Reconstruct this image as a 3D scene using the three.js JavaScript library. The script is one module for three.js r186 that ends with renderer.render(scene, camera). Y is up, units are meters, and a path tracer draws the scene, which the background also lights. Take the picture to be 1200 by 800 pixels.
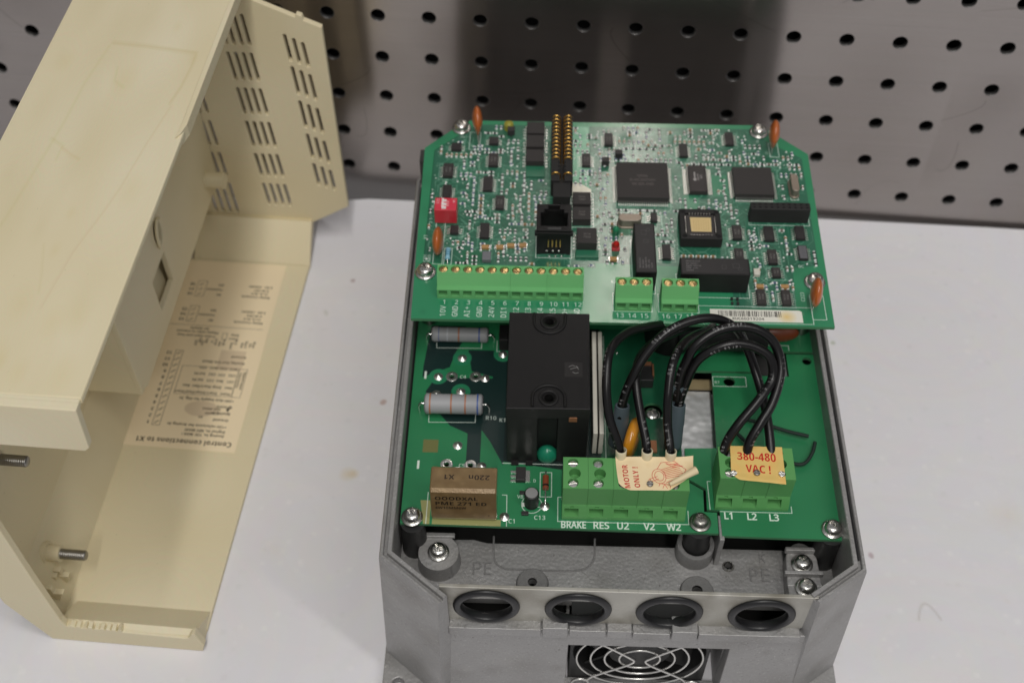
import * as THREE from 'three';
import { mergeGeometries, mergeVertices, toCreasedNormals } from 'three/addons/utils/BufferGeometryUtils.js';
import { RoundedBoxGeometry } from 'three/addons/geometries/RoundedBoxGeometry.js';
import { TextGeometry } from 'three/addons/geometries/TextGeometry.js';
import { FontLoader } from 'three/addons/loaders/FontLoader.js';
import { ImprovedNoise } from 'three/addons/math/ImprovedNoise.js';
import { RectAreaLightUniformsLib } from 'three/addons/lights/RectAreaLightUniformsLib.js';
import { Brush, Evaluator, SUBTRACTION } from 'three-bvh-csg';

// ------------------------------------------------------------------ camera, light, exposure
RectAreaLightUniformsLib.init();
const scene = new THREE.Scene();
const camera = new THREE.PerspectiveCamera(31.37, 1024 / 682, 0.02, 20);
camera.position.set(0.14622, 0.52194, 0.52394);
camera.rotation.set(-0.90154, 0.09278, -0.00482, 'YXZ');
camera.updateMatrixWorld();
camera.focus = 0.47; camera.userData.fStop = 11;
scene.background = new THREE.Color(0.25, 0.252, 0.26);
const renderer = new THREE.WebGLRenderer({ antialias: true });
renderer.toneMapping = THREE.LinearToneMapping;
renderer.toneMappingExposure = 0.9;
renderer.shadowMap.enabled = true;
function areaLamp(name, w, h, power, color, pos, target) {
  const l = new THREE.RectAreaLight(color, power, w, h);
  l.name = name; l.position.set(...pos); l.lookAt(...target); scene.add(l);
  return l;
}
areaLamp('ceiling_lamp', 0.075, 1.5, 56, new THREE.Color(1, 0.972, 0.935), [0.205, 1.75, 1.08], [0.14, 0, 0.15]);
areaLamp('ceiling_lamp', 0.075, 1.2, 24, new THREE.Color(1, 0.972, 0.935), [0.98, 1.75, 0.72], [0.14, 0, 0.15]);
areaLamp('ceiling_lamp', 0.075, 1.2, 3, new THREE.Color(1, 0.972, 0.935), [-0.75, 1.75, 0.6], [0.14, 0, 0.15]);

// ------------------------------------------------------------------ helpers
let seed = 20240611;
const rnd = () => { seed = (seed * 1664525 + 1013904223) >>> 0; return seed / 4294967296; };
const rr = (a, b) => a + (b - a) * rnd();
const noise = new ImprovedNoise();
const PI = Math.PI;
const MM = 0.001;

function canvasTex(w, h, draw, srgb = true) {
  const c = document.createElement('canvas'); c.width = w; c.height = h;
  const g = c.getContext('2d'); draw(g, w, h);
  const t = new THREE.CanvasTexture(c);
  if (srgb) t.colorSpace = THREE.SRGBColorSpace;
  t.wrapS = t.wrapT = THREE.RepeatWrapping; t.magFilter = THREE.LinearFilter;
  return t;
}
function dataTex(n, f, rep) { // gray relief / roughness maps
  const d = new Uint8Array(n * n * 4);
  for (let y = 0; y < n; y++) for (let x = 0; x < n; x++) {
    const v = Math.max(0, Math.min(255, f(x / n, y / n, x, y) * 255)), k = (y * n + x) * 4;
    d[k] = d[k + 1] = d[k + 2] = v; d[k + 3] = 255;
  }
  const t = new THREE.DataTexture(d, n, n, THREE.RGBAFormat);
  t.wrapS = t.wrapT = THREE.RepeatWrapping; t.magFilter = t.minFilter = THREE.LinearFilter;
  if (rep) t.repeat.set(rep, rep);
  t.needsUpdate = true; return t;
}
const lin = (r, g, b) => new THREE.Color().setRGB(r, g, b);
const std = (c, rough, metal = 0, extra = {}) => new THREE.MeshStandardMaterial({ color: c, roughness: rough, metalness: metal, side: THREE.DoubleSide, ...extra });
const phys = (c, rough, metal = 0, extra = {}) => new THREE.MeshPhysicalMaterial({ color: c, roughness: rough, metalness: metal, side: THREE.DoubleSide, ...extra });

function prep(g) { let q = g.index ? g.toNonIndexed() : g.clone(); for (const k of Object.keys(q.attributes)) if (!['position', 'normal', 'uv', 'color'].includes(k)) q.deleteAttribute(k); if (!q.attributes.uv) q.setAttribute('uv', new THREE.BufferAttribute(new Float32Array(q.attributes.position.count * 2), 2)); q.morphAttributes = {}; return q; }
function merged(list) {
  if (!Array.isArray(list)) list = [list];
  const l = list.map(prep); const col = l.some((g) => g.attributes.color);
  if (col) for (const g of l) if (!g.attributes.color) g.setAttribute('color', new THREE.BufferAttribute(new Float32Array(g.attributes.position.count * 3).fill(1), 3));
  const m = l.length > 1 ? mergeGeometries(l) : l[0]; m.clearGroups(); return m;
}
const used = {};
function numbered(n) { if (!(n in used)) { used[n] = 0; return n; } used[n]++; return n + '_' + String(used[n]).padStart(3, '0'); }
// mm geometry -> metre mesh
const scaled = new WeakMap();
function mm(g) { if (!scaled.has(g)) { const s = g.clone(); s.scale(MM, MM, MM); scaled.set(g, s); } return scaled.get(g); }
function part(name, geo, mat, parent, pos, rotY = 0) {
  const g = Array.isArray(geo) ? merged(geo) : geo;
  const m = new THREE.Mesh(mm(g), mat); m.name = numbered(name); m.castShadow = m.receiveShadow = true;
  if (parent.name === 'motor_drive') seat(m, pos); else if (pos) m.position.set(pos[0] * MM, pos[1] * MM, pos[2] * MM);
  m.rotation.y = rotY; parent.add(m); return m;
}
// the control board stage: its measures were taken at another scale and level, brought here to the drive's own
const STAGE = { k: 1, off: [0, 0, 0] };
function seat(m, pos) { const p = pos || [0, 0, 0]; m.position.set((p[0] * STAGE.k + STAGE.off[0]) * MM, (p[1] * STAGE.k + STAGE.off[1]) * MM, (p[2] * STAGE.k + STAGE.off[2]) * MM); m.scale.setScalar(STAGE.k); }
function thing(name, label, category, pos = [0, 0, 0], turn = 0) {
  const o = new THREE.Group(); o.name = numbered(name); o.position.set(...pos); o.rotation.y = turn;
  o.userData = { label, category }; scene.add(o); return o;
}
const T = (g, x, y, z) => g.translate(x, y, z);
function box(x0, x1, y0, y1, z0, z1, r = 0) {
  const w = x1 - x0, h = y1 - y0, d = z1 - z0;
  const g = r > 0 ? new RoundedBoxGeometry(w, h, d, 2, Math.min(r, w / 2.01, h / 2.01, d / 2.01)) : new THREE.BoxGeometry(w, h, d);
  return g.translate((x0 + x1) / 2, (y0 + y1) / 2, (z0 + z1) / 2);
}
const cbox = (cx, cy, cz, w, h, d, r = 0) => box(cx - w / 2, cx + w / 2, cy - h / 2, cy + h / 2, cz - d / 2, cz + d / 2, r);
const cyl = (r0, r1, h, n = 24) => new THREE.CylinderGeometry(r0, r1, h, n);
function tube(pts, r, n = 40, rs = 10, closed = false) { return new THREE.TubeGeometry(new THREE.CatmullRomCurve3(pts.map((p) => new THREE.Vector3(...p)), closed, 'centripetal'), n, r, rs, closed); }
function wireBar(a, b, r, n = 8) { const A = new THREE.Vector3(...a), B = new THREE.Vector3(...b); const g = cyl(r, r, A.distanceTo(B), n); g.applyQuaternion(new THREE.Quaternion().setFromUnitVectors(new THREE.Vector3(0, 1, 0), B.clone().sub(A).normalize())); return g.translate((a[0] + b[0]) / 2, (a[1] + b[1]) / 2, (a[2] + b[2]) / 2); }
function paint(g, r, gg, b) { g = prep(g); const n = g.attributes.position.count, a = new Float32Array(n * 3); for (let i = 0; i < n; i++) { a[3 * i] = r; a[3 * i + 1] = gg; a[3 * i + 2] = b; } g.setAttribute('color', new THREE.BufferAttribute(a, 3)); return g; }
function shapeOf(pts, holes = []) {
  const s = new THREE.Shape(pts.map((p) => new THREE.Vector2(p[0], p[1])));
  for (const h of holes) s.holes.push(h instanceof THREE.Path ? h : new THREE.Path(h.map((p) => new THREE.Vector2(p[0], p[1]))));
  return s;
}
const circ = (x, y, r) => { const p = new THREE.Path(); p.absarc(x, y, r, 0, 2 * PI, true); return p; };
// plan slab: outline in (x, z), top at y
function slab(pts, y0, y1, holes = [], bevel = 0) {
  const s = shapeOf(pts.map(([x, z]) => [x, -z]), holes.map((h) => (Array.isArray(h) ? h.map(([x, z]) => [x, -z]) : h)));
  const g = new THREE.ExtrudeGeometry(s, { depth: y1 - y0 - 2 * bevel, bevelEnabled: bevel > 0, bevelThickness: bevel, bevelSize: bevel, bevelOffset: -bevel, bevelSegments: 2, curveSegments: 24 });
  return g.rotateX(-PI / 2).translate(0, y0 + bevel, 0);
}
// upright plate: outline in (x, y), z from z0 to z1
function upright(pts, z0, z1, holes = [], bevel = 0) {
  const g = new THREE.ExtrudeGeometry(shapeOf(pts, holes), { depth: z1 - z0 - 2 * bevel, bevelEnabled: bevel > 0, bevelThickness: bevel, bevelSize: bevel, bevelOffset: -bevel, bevelSegments: 2, curveSegments: 24 });
  return g.translate(0, 0, z0 + bevel);
}
// profile outline in (z, y) swept along x
function along(pts, x0, x1, bevel = 0) {
  const g = new THREE.ExtrudeGeometry(shapeOf(pts.map(([z, y]) => [-z, y])), { depth: x1 - x0 - 2 * bevel, bevelEnabled: bevel > 0, bevelThickness: bevel, bevelSize: bevel, bevelOffset: -bevel, bevelSegments: 2 });
  return g.rotateY(PI / 2).translate(x0 + bevel, 0, 0);
}
function planUV(g, x0, x1, z0, z1) { const p = g.attributes.position, u = new Float32Array(p.count * 2); for (let i = 0; i < p.count; i++) { u[2 * i] = (p.getX(i) - x0) / (x1 - x0); u[2 * i + 1] = 1 - (p.getZ(i) - z0) / (z1 - z0); } g.setAttribute('uv', new THREE.BufferAttribute(u, 2)); return g; }
function frontUV(g, x0, x1, y0, y1) { const p = g.attributes.position, u = new Float32Array(p.count * 2); for (let i = 0; i < p.count; i++) { u[2 * i] = (p.getX(i) - x0) / (x1 - x0); u[2 * i + 1] = (p.getY(i) - y0) / (y1 - y0); } g.setAttribute('uv', new THREE.BufferAttribute(u, 2)); return g; }
// triplanar-like uv in metres for mm geometry (by dominant normal)
function metreUV(g) { g = prep(g); const p = g.attributes.position, n = g.attributes.normal, u = new Float32Array(p.count * 2); for (let i = 0; i < p.count; i++) { const ax = Math.abs(n.getX(i)), ay = Math.abs(n.getY(i)), az = Math.abs(n.getZ(i)); let a, b; if (ay >= ax && ay >= az) { a = p.getX(i); b = p.getZ(i); } else if (ax >= az) { a = p.getZ(i); b = p.getY(i); } else { a = p.getX(i); b = p.getY(i); } u[2 * i] = a * MM; u[2 * i + 1] = b * MM; } g.setAttribute('uv', new THREE.BufferAttribute(u, 2)); return g; }

// ------------------------------------------------------------------ materials
const fine = dataTex(256, (u, v) => 0.5 + 0.25 * (rnd() - 0.5) + 0.25 * noise.noise(u * 40, v * 40, 1) );
const castRelief = dataTex(512, (u, v) => 0.5 + 0.3 * (rnd() - 0.5) + 0.35 * noise.noise(u * 64, v * 64, 3) + 0.2 * noise.noise(u * 16, v * 16, 5));
castRelief.repeat.set(11, 11);
const castColor = canvasTex(1536, 1536, (g, w, h) => {
  g.fillStyle = 'rgb(153,152,151)'; g.fillRect(0, 0, w, h);
  for (let i = 0; i < 90; i++) { const x = rnd() * w, y = rnd() * h, s = 30 + rnd() * 120; const gr = g.createRadialGradient(x, y, 0, x, y, s); const d = rnd() < 0.6 ? '92,88,82' : '190,189,186'; gr.addColorStop(0, `rgba(${d},0.2)`); gr.addColorStop(1, `rgba(${d},0)`); g.fillStyle = gr; g.fillRect(x - s, y - s, 2 * s, 2 * s); }
  for (let i = 0; i < 52000; i++) { const v = 96 + rnd() * 120; g.fillStyle = `rgba(${v},${v - 1},${v - 3},${0.08 + 0.26 * rnd()})`; const s = 1.5 + rnd() * rnd() * 7; g.beginPath(); g.ellipse(rnd() * w, rnd() * h, s * 0.6, s * 0.45, rnd() * 3, 0, 7); g.fill(); }
  for (let i = 0; i < 260; i++) { g.fillStyle = `rgba(${rnd() < 0.5 ? '60,56,50' : '228,227,222'},${rr(0.15, 0.5)})`; g.beginPath(); g.ellipse(rnd() * w, rnd() * h, rr(1, 6), rr(1, 3), rnd() * 3, 0, 7); g.fill(); }
  for (let i = 0; i < 150; i++) { g.strokeStyle = rnd() < 0.6 ? 'rgba(222,221,216,0.3)' : 'rgba(70,66,60,0.3)'; g.lineWidth = 0.7 + rnd() * 1.6; const x = rnd() * w, y = rnd() * h; g.beginPath(); g.moveTo(x, y); g.lineTo(x + rr(-50, 50), y + rr(-50, 50)); g.stroke(); }
});
castColor.repeat.set(6.3, 6.3);
const M = {};
M.cast = std(0xffffff, 0.46, 0.4, { map: castColor, bumpMap: castRelief, bumpScale: 0.00022 });
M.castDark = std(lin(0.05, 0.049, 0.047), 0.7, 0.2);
M.plateSteel = std(0xffffff, 0.45, 0.45, { bumpMap: castRelief, bumpScale: 0.00005, map: canvasTex(1024, 256, (g, w, h) => {
  g.fillStyle = 'rgb(176,174,166)'; g.fillRect(0, 0, w, h);
  for (let i = 0; i < 70; i++) { const x = rnd() * w, y = rnd() * h, s = 15 + rnd() * 70; const gr = g.createRadialGradient(x, y, 0, x, y, s); const d = rnd() < 0.65 ? '112,106,92' : '205,203,194'; gr.addColorStop(0, `rgba(${d},0.3)`); gr.addColorStop(1, `rgba(${d},0)`); g.fillStyle = gr; g.fillRect(x - s, y - s, 2 * s, 2 * s); }
  for (let i = 0; i < 5000; i++) { const v = rr(130, 205); g.fillStyle = `rgba(${v},${v - 2},${v - 8},0.25)`; g.fillRect(rnd() * w, rnd() * h, 1 + rnd() * 4, 1 + rnd() * 2); }
  g.strokeStyle = 'rgba(226,224,216,0.4)'; for (let i = 0; i < 40; i++) { g.lineWidth = 0.8; const x = rnd() * w, y = rnd() * h; g.beginPath(); g.moveTo(x, y); g.lineTo(x + rr(-60, 60), y + rr(-12, 12)); g.stroke(); }
}) });
M.screw = std(lin(0.60, 0.59, 0.56), 0.27, 1);
M.screwDark = std(lin(0.30, 0.29, 0.27), 0.35, 1);
M.tin = std(lin(0.82, 0.81, 0.78), 0.24, 1);
M.lead = std(lin(0.72, 0.71, 0.68), 0.32, 0.95);
M.brass = std(lin(0.75, 0.55, 0.26), 0.33, 1);
M.gold = std(lin(0.85, 0.52, 0.14), 0.3, 1);
M.copper = std(lin(0.35, 0.16, 0.08), 0.5, 0.6);
M.black = phys(lin(0.011, 0.0105, 0.0105), 0.5, 0, { specularIntensity: 0.6, bumpMap: fine, bumpScale: 0.00002 });
M.blackRough = std(lin(0.016, 0.0155, 0.015), 0.7);
M.chip = std(lin(0.034, 0.031, 0.030), 0.55, 0, { bumpMap: fine, bumpScale: 0.00002 });
M.chipSmall = std(lin(0.024, 0.022, 0.022), 0.5);
M.rubber = std(lin(0.009, 0.009, 0.010), 0.4);
M.hole = std(lin(0.004, 0.004, 0.004), 0.9);
M.green = std(lin(0.135, 0.42, 0.15), 0.42, 0, { bumpMap: fine, bumpScale: 0.00001 });
M.greenPower = std(lin(0.10, 0.315, 0.095), 0.42, 0, { bumpMap: fine, bumpScale: 0.00001 });
M.red = std(lin(0.56, 0.03, 0.045), 0.35);
M.white = std(lin(0.78, 0.77, 0.75), 0.5);
M.cream = std(lin(0.66, 0.60, 0.42), 0.5);
M.orangeCap = phys(lin(0.42, 0.105, 0.018), 0.28, 0, { clearcoat: 0.6, clearcoatRoughness: 0.2 });
M.orangeDisc = phys(lin(0.66, 0.27, 0.018), 0.25, 0, { clearcoat: 0.7, clearcoatRoughness: 0.15 });
M.nickel = std(lin(0.34, 0.29, 0.24), 0.45, 0.8);
M.boardEdge = std(lin(0.055, 0.20, 0.09), 0.6);
M.sheath = std(lin(0.075, 0.10, 0.115), 0.4);
M.fanBlack = std(lin(0.014, 0.014, 0.014), 0.5);
M.alu = std(lin(0.80, 0.80, 0.80), 0.35, 0.35, { bumpMap: dataTex(256, (u, v) => 0.5 + 0.5 * noise.noise(u * 5, v * 5, 2) + 0.25 * noise.noise(u * 14, v * 14, 4), 22), bumpScale: 0.0016 });
M.boneplate = std(lin(0.62, 0.60, 0.52), 0.5);

// ------------------------------------------------------------------ setting: table sheet and perforated wall
{
  const paper = canvasTex(2048, 2048, (g, w, h) => {
    g.fillStyle = 'rgb(224,223,228)'; g.fillRect(0, 0, w, h);
    for (let i = 0; i < 240; i++) { const x = rnd() * w, y = rnd() * h, s = 40 + rnd() * 220; const gr = g.createRadialGradient(x, y, 0, x, y, s); const d = rnd() < 0.5 ? '205,202,200' : '236,234,233'; gr.addColorStop(0, `rgba(${d},0.16)`); gr.addColorStop(1, `rgba(${d},0)`); g.fillStyle = gr; g.fillRect(x - s, y - s, 2 * s, 2 * s); }
    for (let i = 0; i < 30000; i++) { const v = 200 + rnd() * 45; g.fillStyle = `rgba(${v},${v - 1},${v - 2},0.22)`; const s = 1 + rnd() * 2.5; g.fillRect(rnd() * w, rnd() * h, s, s); }
    for (let i = 0; i < 240; i++) { g.fillStyle = `rgba(${rr(110, 160)},${rr(100, 140)},${rr(85, 120)},${rr(0.15, 0.5)})`; g.beginPath(); g.ellipse(rnd() * w, rnd() * h, rr(1, 3.4), rr(0.7, 2), rnd() * 3, 0, 7); g.fill(); }
    g.strokeStyle = 'rgba(150,140,130,0.25)'; for (let i = 0; i < 26; i++) { g.lineWidth = rr(0.6, 1.6); const x = rnd() * w, y = rnd() * h; g.beginPath(); g.moveTo(x, y); g.quadraticCurveTo(x + rr(-20, 20), y + rr(-20, 20), x + rr(-40, 40), y + rr(-30, 30)); g.stroke(); }
    // faint yellowed smears, one beside the cover
    const px = (x) => (x + 0.7) / 1.7 * w, pz = (z) => (z - 0.0) / 1.7 * h;
    for (const [x, z, s, a] of [[0.033, 0.205, 6, 0.26], [0.036, 0.2045, 4, 0.3], [0.27, 0.04, 9, 0.08], [0.005, 0.25, 10, 0.05], [-0.02, 0.36, 12, 0.12], [0.36, 0.2, 14, 0.08]]) { const gr = g.createRadialGradient(px(x), pz(z), 0, px(x), pz(z), s); gr.addColorStop(0, `rgba(196,160,92,${a})`); gr.addColorStop(1, 'rgba(196,160,92,0)'); g.fillStyle = gr; g.fillRect(px(x) - s, pz(z) - s, 2 * s, 2 * s); }
  });
  const relief = dataTex(1024, (u, v) => { const c = (a, b, f) => noise.noise(a * f, b * f, 7); return 0.5 + 0.45 * c(u, v, 9) + 0.3 * c(u + 3, v, 26) + 0.10 * c(u, v, 90) + 0.05 * (rnd() - 0.5); });
  const mat = std(0xffffff, 0.75, 0, { map: paper, bumpMap: relief, bumpScale: 0.0011 });
  // far edge runs a few millimetres in front of the wall
  const out = [[-700, 16], [-20, 16], [12, 10.5], [150, 7.5], [276, 4], [380, 2.5], [1000, 2.5], [1000, 1700], [-700, 1700]];
  const g = slab(out, -6, 0, [], 0.8); planUV(g, -700, 1000, 0, 1700);
  const t = part('table_top', g, mat, scene); t.userData = { kind: 'structure', label: 'white paper-covered table top with faint smears and specks', category: 'table top' };
}
{
  // brushed stainless steel, one pressed cell repeated in a loop
  const P = 27.178, R = 3.65;
  const brush = dataTex(512, (() => { const rows = Array.from({ length: 512 }, () => rnd()); return (u, v, x, y) => 0.5 + 0.45 * (rows[y] - 0.5) + 0.35 * (rnd() - 0.5) * noise.noise(u * 6, v * 300, 2); })());
  const tone = canvasTex(1024, 1024, (g, w, h) => {
    g.fillStyle = 'rgb(190,186,184)'; g.fillRect(0, 0, w, h);
    for (let i = 0; i < 2600; i++) { const v = rr(150, 225); g.fillStyle = `rgba(${v},${v - 2},${v - 3},0.10)`; g.fillRect(rnd() * w - 100, rnd() * h, 80 + rnd() * 500, 1); }
    for (let i = 0; i < 40; i++) { const x = rnd() * w, y = rnd() * h, s = 30 + rnd() * 120; const gr = g.createRadialGradient(x, y, 0, x, y, s); gr.addColorStop(0, 'rgba(120,112,108,0.13)'); gr.addColorStop(1, 'rgba(120,112,108,0)'); g.fillStyle = gr; g.fillRect(x - s, y - s, 2 * s, 2 * s); }
    g.strokeStyle = 'rgba(95,90,88,0.35)'; for (let i = 0; i < 22; i++) { g.lineWidth = rr(0.5, 1.4); const x = rnd() * w, y = rnd() * h; g.beginPath(); g.moveTo(x, y); g.quadraticCurveTo(x + rr(-60, 60), y + rr(-30, 30), x + rr(-150, 150), y + rr(-90, 90)); g.stroke(); }
  });
  tone.repeat.set(3, 3); brush.repeat.set(7, 9);
  const steel = phys(lin(0.74, 0.715, 0.695), 0.22, 1, { map: tone, bumpMap: brush, bumpScale: 0.000012, anisotropy: 0.8, anisotropyRotation: PI / 2 });
  const steelRim = std(lin(0.20, 0.195, 0.19), 0.5, 1);
  function cell(flatPart) { // square with a rolled-in round hole
    const pos = [], nor = [], n = 32, rings = [];
    const q = P / 2;
    const sq = (a) => { const c = Math.cos(a), s = Math.sin(a), m = Math.max(Math.abs(c), Math.abs(s)); return [q * c / m, q * s / m, 0, 0, 0, 1]; };
    const rg = (r, z, nr, nz) => (a) => [r * Math.cos(a), r * Math.sin(a), z, nr * Math.cos(a), nr * Math.sin(a), nz];
    rings.push(sq, rg(R + 0.3, 0, 0, 1), rg(R + 0.12, -0.06, -0.5, 0.87), rg(R, -0.3, -0.95, 0.3), rg(R, -2.6, -1, 0));
    const put = (v) => { pos.push(v[0], v[1], v[2]); nor.push(v[3], v[4], v[5]); };
    const ang = (k) => (k + 0.0) / n * 2 * PI;
    for (let i = flatPart ? 0 : 1; i < (flatPart ? 1 : rings.length - 1); i++) for (let k = 0; k < n; k++) { const a = rings[i](ang(k)), b = rings[i](ang(k + 1)), c = rings[i + 1](ang(k + 1)), d = rings[i + 1](ang(k)); put(a); put(b); put(d); put(b); put(c); put(d); }
    const g = new THREE.BufferGeometry(); g.setAttribute('position', new THREE.Float32BufferAttribute(pos, 3)); g.setAttribute('normal', new THREE.Float32BufferAttribute(nor, 3)); g.setAttribute('uv', new THREE.Float32BufferAttribute(new Float32Array(pos.length / 3 * 2), 2)); return g;
  }
  const c0 = cell(true), c1 = cell(false);
  const uvw = (g) => { const p = g.attributes.position, u = new Float32Array(p.count * 2); for (let i = 0; i < p.count; i++) { u[2 * i] = p.getX(i) * MM; u[2 * i + 1] = p.getY(i) * MM; } g.setAttribute('uv', new THREE.BufferAttribute(u, 2)); return g; };
  const y0 = 126.3, jLow = -4, jHigh = 9; // rows counted from the first full row
  function panel(i0, i1, dx, dy, label) {
    const t = thing('perforated_panel', label, 'steel panel');
    const gs = [], rims = [];
    for (let i = i0; i <= i1; i++) for (let j = jLow; j <= jHigh; j++) { const g = c0.clone(); g.translate(i * P + dx, y0 + j * P + dy, 0); gs.push(g); rims.push(c1.clone().translate(i * P + dx, y0 + j * P + dy, 0)); }
    const xa = (i0 - 0.5) * P + dx, xb = (i1 + 0.5) * P + dx, yb = y0 + (jLow - 0.5) * P + dy, yt = y0 + (jHigh + 0.5) * P + dy;
    const flat = (xx0, xx1, yy0, yy1) => T(new THREE.PlaneGeometry(xx1 - xx0, yy1 - yy0), (xx0 + xx1) / 2, (yy0 + yy1) / 2, 0);
    gs.push(flat(xa, xb, -40, yb));
    part('steel_sheet', uvw(merged(gs)), steel, t);
    part('hole_rims', uvw(merged(rims)), steelRim, t).userData = { kind: 'stuff' };
    part('dark_hole_backing', box(xa, xb, -40, yt, -24, -20), M.hole, t);  // black sheet added to put the dark into the holes
  }
  panel(-2, 20, 0, 0, 'brushed stainless steel panel with rows of round holes behind the opened drive');
  panel(-14, -3, -4.6, 4.6, 'narrow strip of perforated steel panel showing at the left behind the beige cover');
}

// ------------------------------------------------------------------ beige plastic cover, standing on its long side
{
  const plasticTone = canvasTex(1024, 1024, (g, w, h) => {
    g.fillStyle = 'rgb(218,206,172)'; g.fillRect(0, 0, w, h);
    for (let i = 0; i < 70; i++) { const x = rnd() * w, y = rnd() * h, s = 40 + rnd() * 200; const gr = g.createRadialGradient(x, y, 0, x, y, s); const d = rnd() < 0.5 ? '206,194,156' : '226,218,192'; gr.addColorStop(0, `rgba(${d},0.22)`); gr.addColorStop(1, `rgba(${d},0)`); g.fillStyle = gr; g.fillRect(x - s, y - s, 2 * s, 2 * s); }
    for (let i = 0; i < 9000; i++) { const v = rr(-16, 12); g.fillStyle = `rgba(${216 + v},${207 + v},${175 + v},0.4)`; g.fillRect(rnd() * w, rnd() * h, 1.6, 1.6); }
    for (let i = 0; i < 50; i++) { g.fillStyle = `rgba(120,105,70,${rr(0.05, 0.3)})`; g.beginPath(); g.ellipse(rnd() * w, rnd() * h, rr(0.6, 2), rr(0.6, 1.5), 0, 0, 7); g.fill(); }
  });
  plasticTone.repeat.set(5, 5);
  const grain = dataTex(512, (u, v) => 0.5 + 0.3 * (rnd() - 0.5) + 0.2 * noise.noise(u * 50, v * 50, 2)); grain.repeat.set(20, 20);
  const beige = std(0xffffff, 0.52, 0, { map: plasticTone, bumpMap: grain, bumpScale: 0.00003 });
  // outer face of the top side: old glue tracks left by a label
  const glued = canvasTex(1024, 1536, (g, w, h) => {
    g.drawImage(plasticTone.image, 0, 0, w, h);
    const X = (x) => (x + 92) / 75 * w, Z = (z) => (z - 70) / 232 * h;
    g.lineCap = 'round';
    const trail = (pts, a, lw) => { for (let k = 0; k < 3; k++) { g.strokeStyle = `rgba(186,166,108,${a * 0.7 * (k ? 0.5 : 1)})`; g.lineWidth = lw * (k ? 2 + k * 2 : 1); g.beginPath(); pts.forEach(([x, z], i) => { const xx = X(x) + rr(-3, 3), zz = Z(z) + rr(-4, 4); i ? g.lineTo(xx, zz) : g.moveTo(xx, zz); }); g.stroke(); } };
    trail([[-65, 113], [-50, 114], [-36, 116], [-27, 117], [-27, 126], [-28, 140], [-30, 150]], 0.2, 4);
    trail([[-66, 116], [-69, 140], [-70, 165], [-72, 190], [-75, 220], [-80, 250]], 0.12, 4);
    trail([[-29, 152], [-33, 176], [-36, 200], [-39, 214], [-44, 235], [-47, 262]], 0.13, 3);
    trail([[-58, 130], [-57, 138], [-52, 142]], 0.12, 3); trail([[-66, 180], [-61, 184], [-57, 186]], 0.14, 3); trail([[-72, 175], [-66, 179], [-66, 187]], 0.12, 3);
    trail([[-56, 232], [-52, 246], [-50, 255]], 0.1, 3);
    for (let i = 0; i < 14; i++) { const x = X(rr(-84, -24)), z = Z(rr(80, 300)), s = rr(20, 90); const gr = g.createRadialGradient(x, z, 0, x, z, s); gr.addColorStop(0, 'rgba(200,180,118,0.13)'); gr.addColorStop(1, 'rgba(200,180,118,0)'); g.fillStyle = gr; g.fillRect(x - s, z - s, 2 * s, 2 * s); }
  });
  const glueRelief = canvasTex(512, 768, (g, w, h) => { g.fillStyle = '#808080'; g.fillRect(0, 0, w, h); const X = (x) => (x + 92) / 75 * w, Z = (z) => (z - 70) / 232 * h; g.strokeStyle = '#b8b8b8'; g.lineWidth = 3; const tr = (p) => { g.beginPath(); p.forEach(([x, z], i) => (i ? g.lineTo(X(x) + rr(-2, 2), Z(z) + rr(-2, 2)) : g.moveTo(X(x), Z(z)))); g.stroke(); }; tr([[-65, 113], [-50, 114], [-36, 116], [-27, 117], [-27, 126], [-28, 140], [-30, 150]]); tr([[-58, 130], [-57, 138], [-52, 142]]); tr([[-72, 175], [-66, 179], [-66, 187], [-57, 186]]); tr([[-29, 152], [-33, 176], [-36, 200], [-39, 214], [-44, 235]]); }, false);
  const topMat = std(0xffffff, 0.48, 0, { map: glued, bumpMap: glueRelief, bumpScale: 0.00006 });

  const cv = thing('drive_cover', 'cream beige plastic equipment cover standing on its long side with slotted end wall', 'plastic cover');
  // lower side, lying on the table, and its raised end strips
  part('lower_side', [metreUV(slab([[-87, 70], [-12.5, 70], [-16.5, 295], [-87, 295]], 0.3, 3, [], 0.5))], beige, cv);
  part('rear_ramp', metreUV(along([[70, 0.3], [70, 3], [52.5, 21], [49, 19.5], [49, 16]], -80, -12.3, 0.3)), beige, cv);
  // upper side
  const up = slab([[-92, 62], [-23, 62], [-19.5, 78], [-20.4, 299.5], [-92, 300.5]], 187, 190, [], 0.7);
  part('upper_side', planUV(prep(up), -92, -17, 70, 302), topMat, cv);
  // raised bead along the open edge, broken away near the middle
  const bead = (x0, z0, x1, z1) => { const a = [], q = (t) => [x0 + (x1 - x0) * t, z0 + (z1 - z0) * t]; const [ax, az] = q(0), [bx, bz] = q(1); a.push([ax, az], [bx, bz], [bx - 2.4, bz], [ax - 2.4, az]); return metreUV(slab(a, 184.6, 190.9, [], 0.5)); };
  part('edge_bead', [bead(-18.9, 66, -19.3, 163), metreUV(slab([[-19.3, 163], [-20.4, 168], [-21.9, 171], [-21.6, 162]], 185, 190.9, [], 0.3))], beige, cv);
  // end wall with vent slots (as seen from the open side)
  const slots = [];
  const slot = (xt, yt, xb, yb, w) => { const p = new THREE.Path(); const r = w / 2; p.absarc(xt, yt - r, r, 0, PI, false); p.absarc(xb, yb + r, r, PI, 2 * PI, false); p.closePath(); slots.push(p); };
  const mid = [[-28.6, 160, 141.2], [-27.9, 136.8, 118.8], [-27.1, 114.2, 96.4], [-26.3, 91.6, 73.6], [-25.5, 68.8, 51.6], [-24.7, 46.4, 29.2]];
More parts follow.
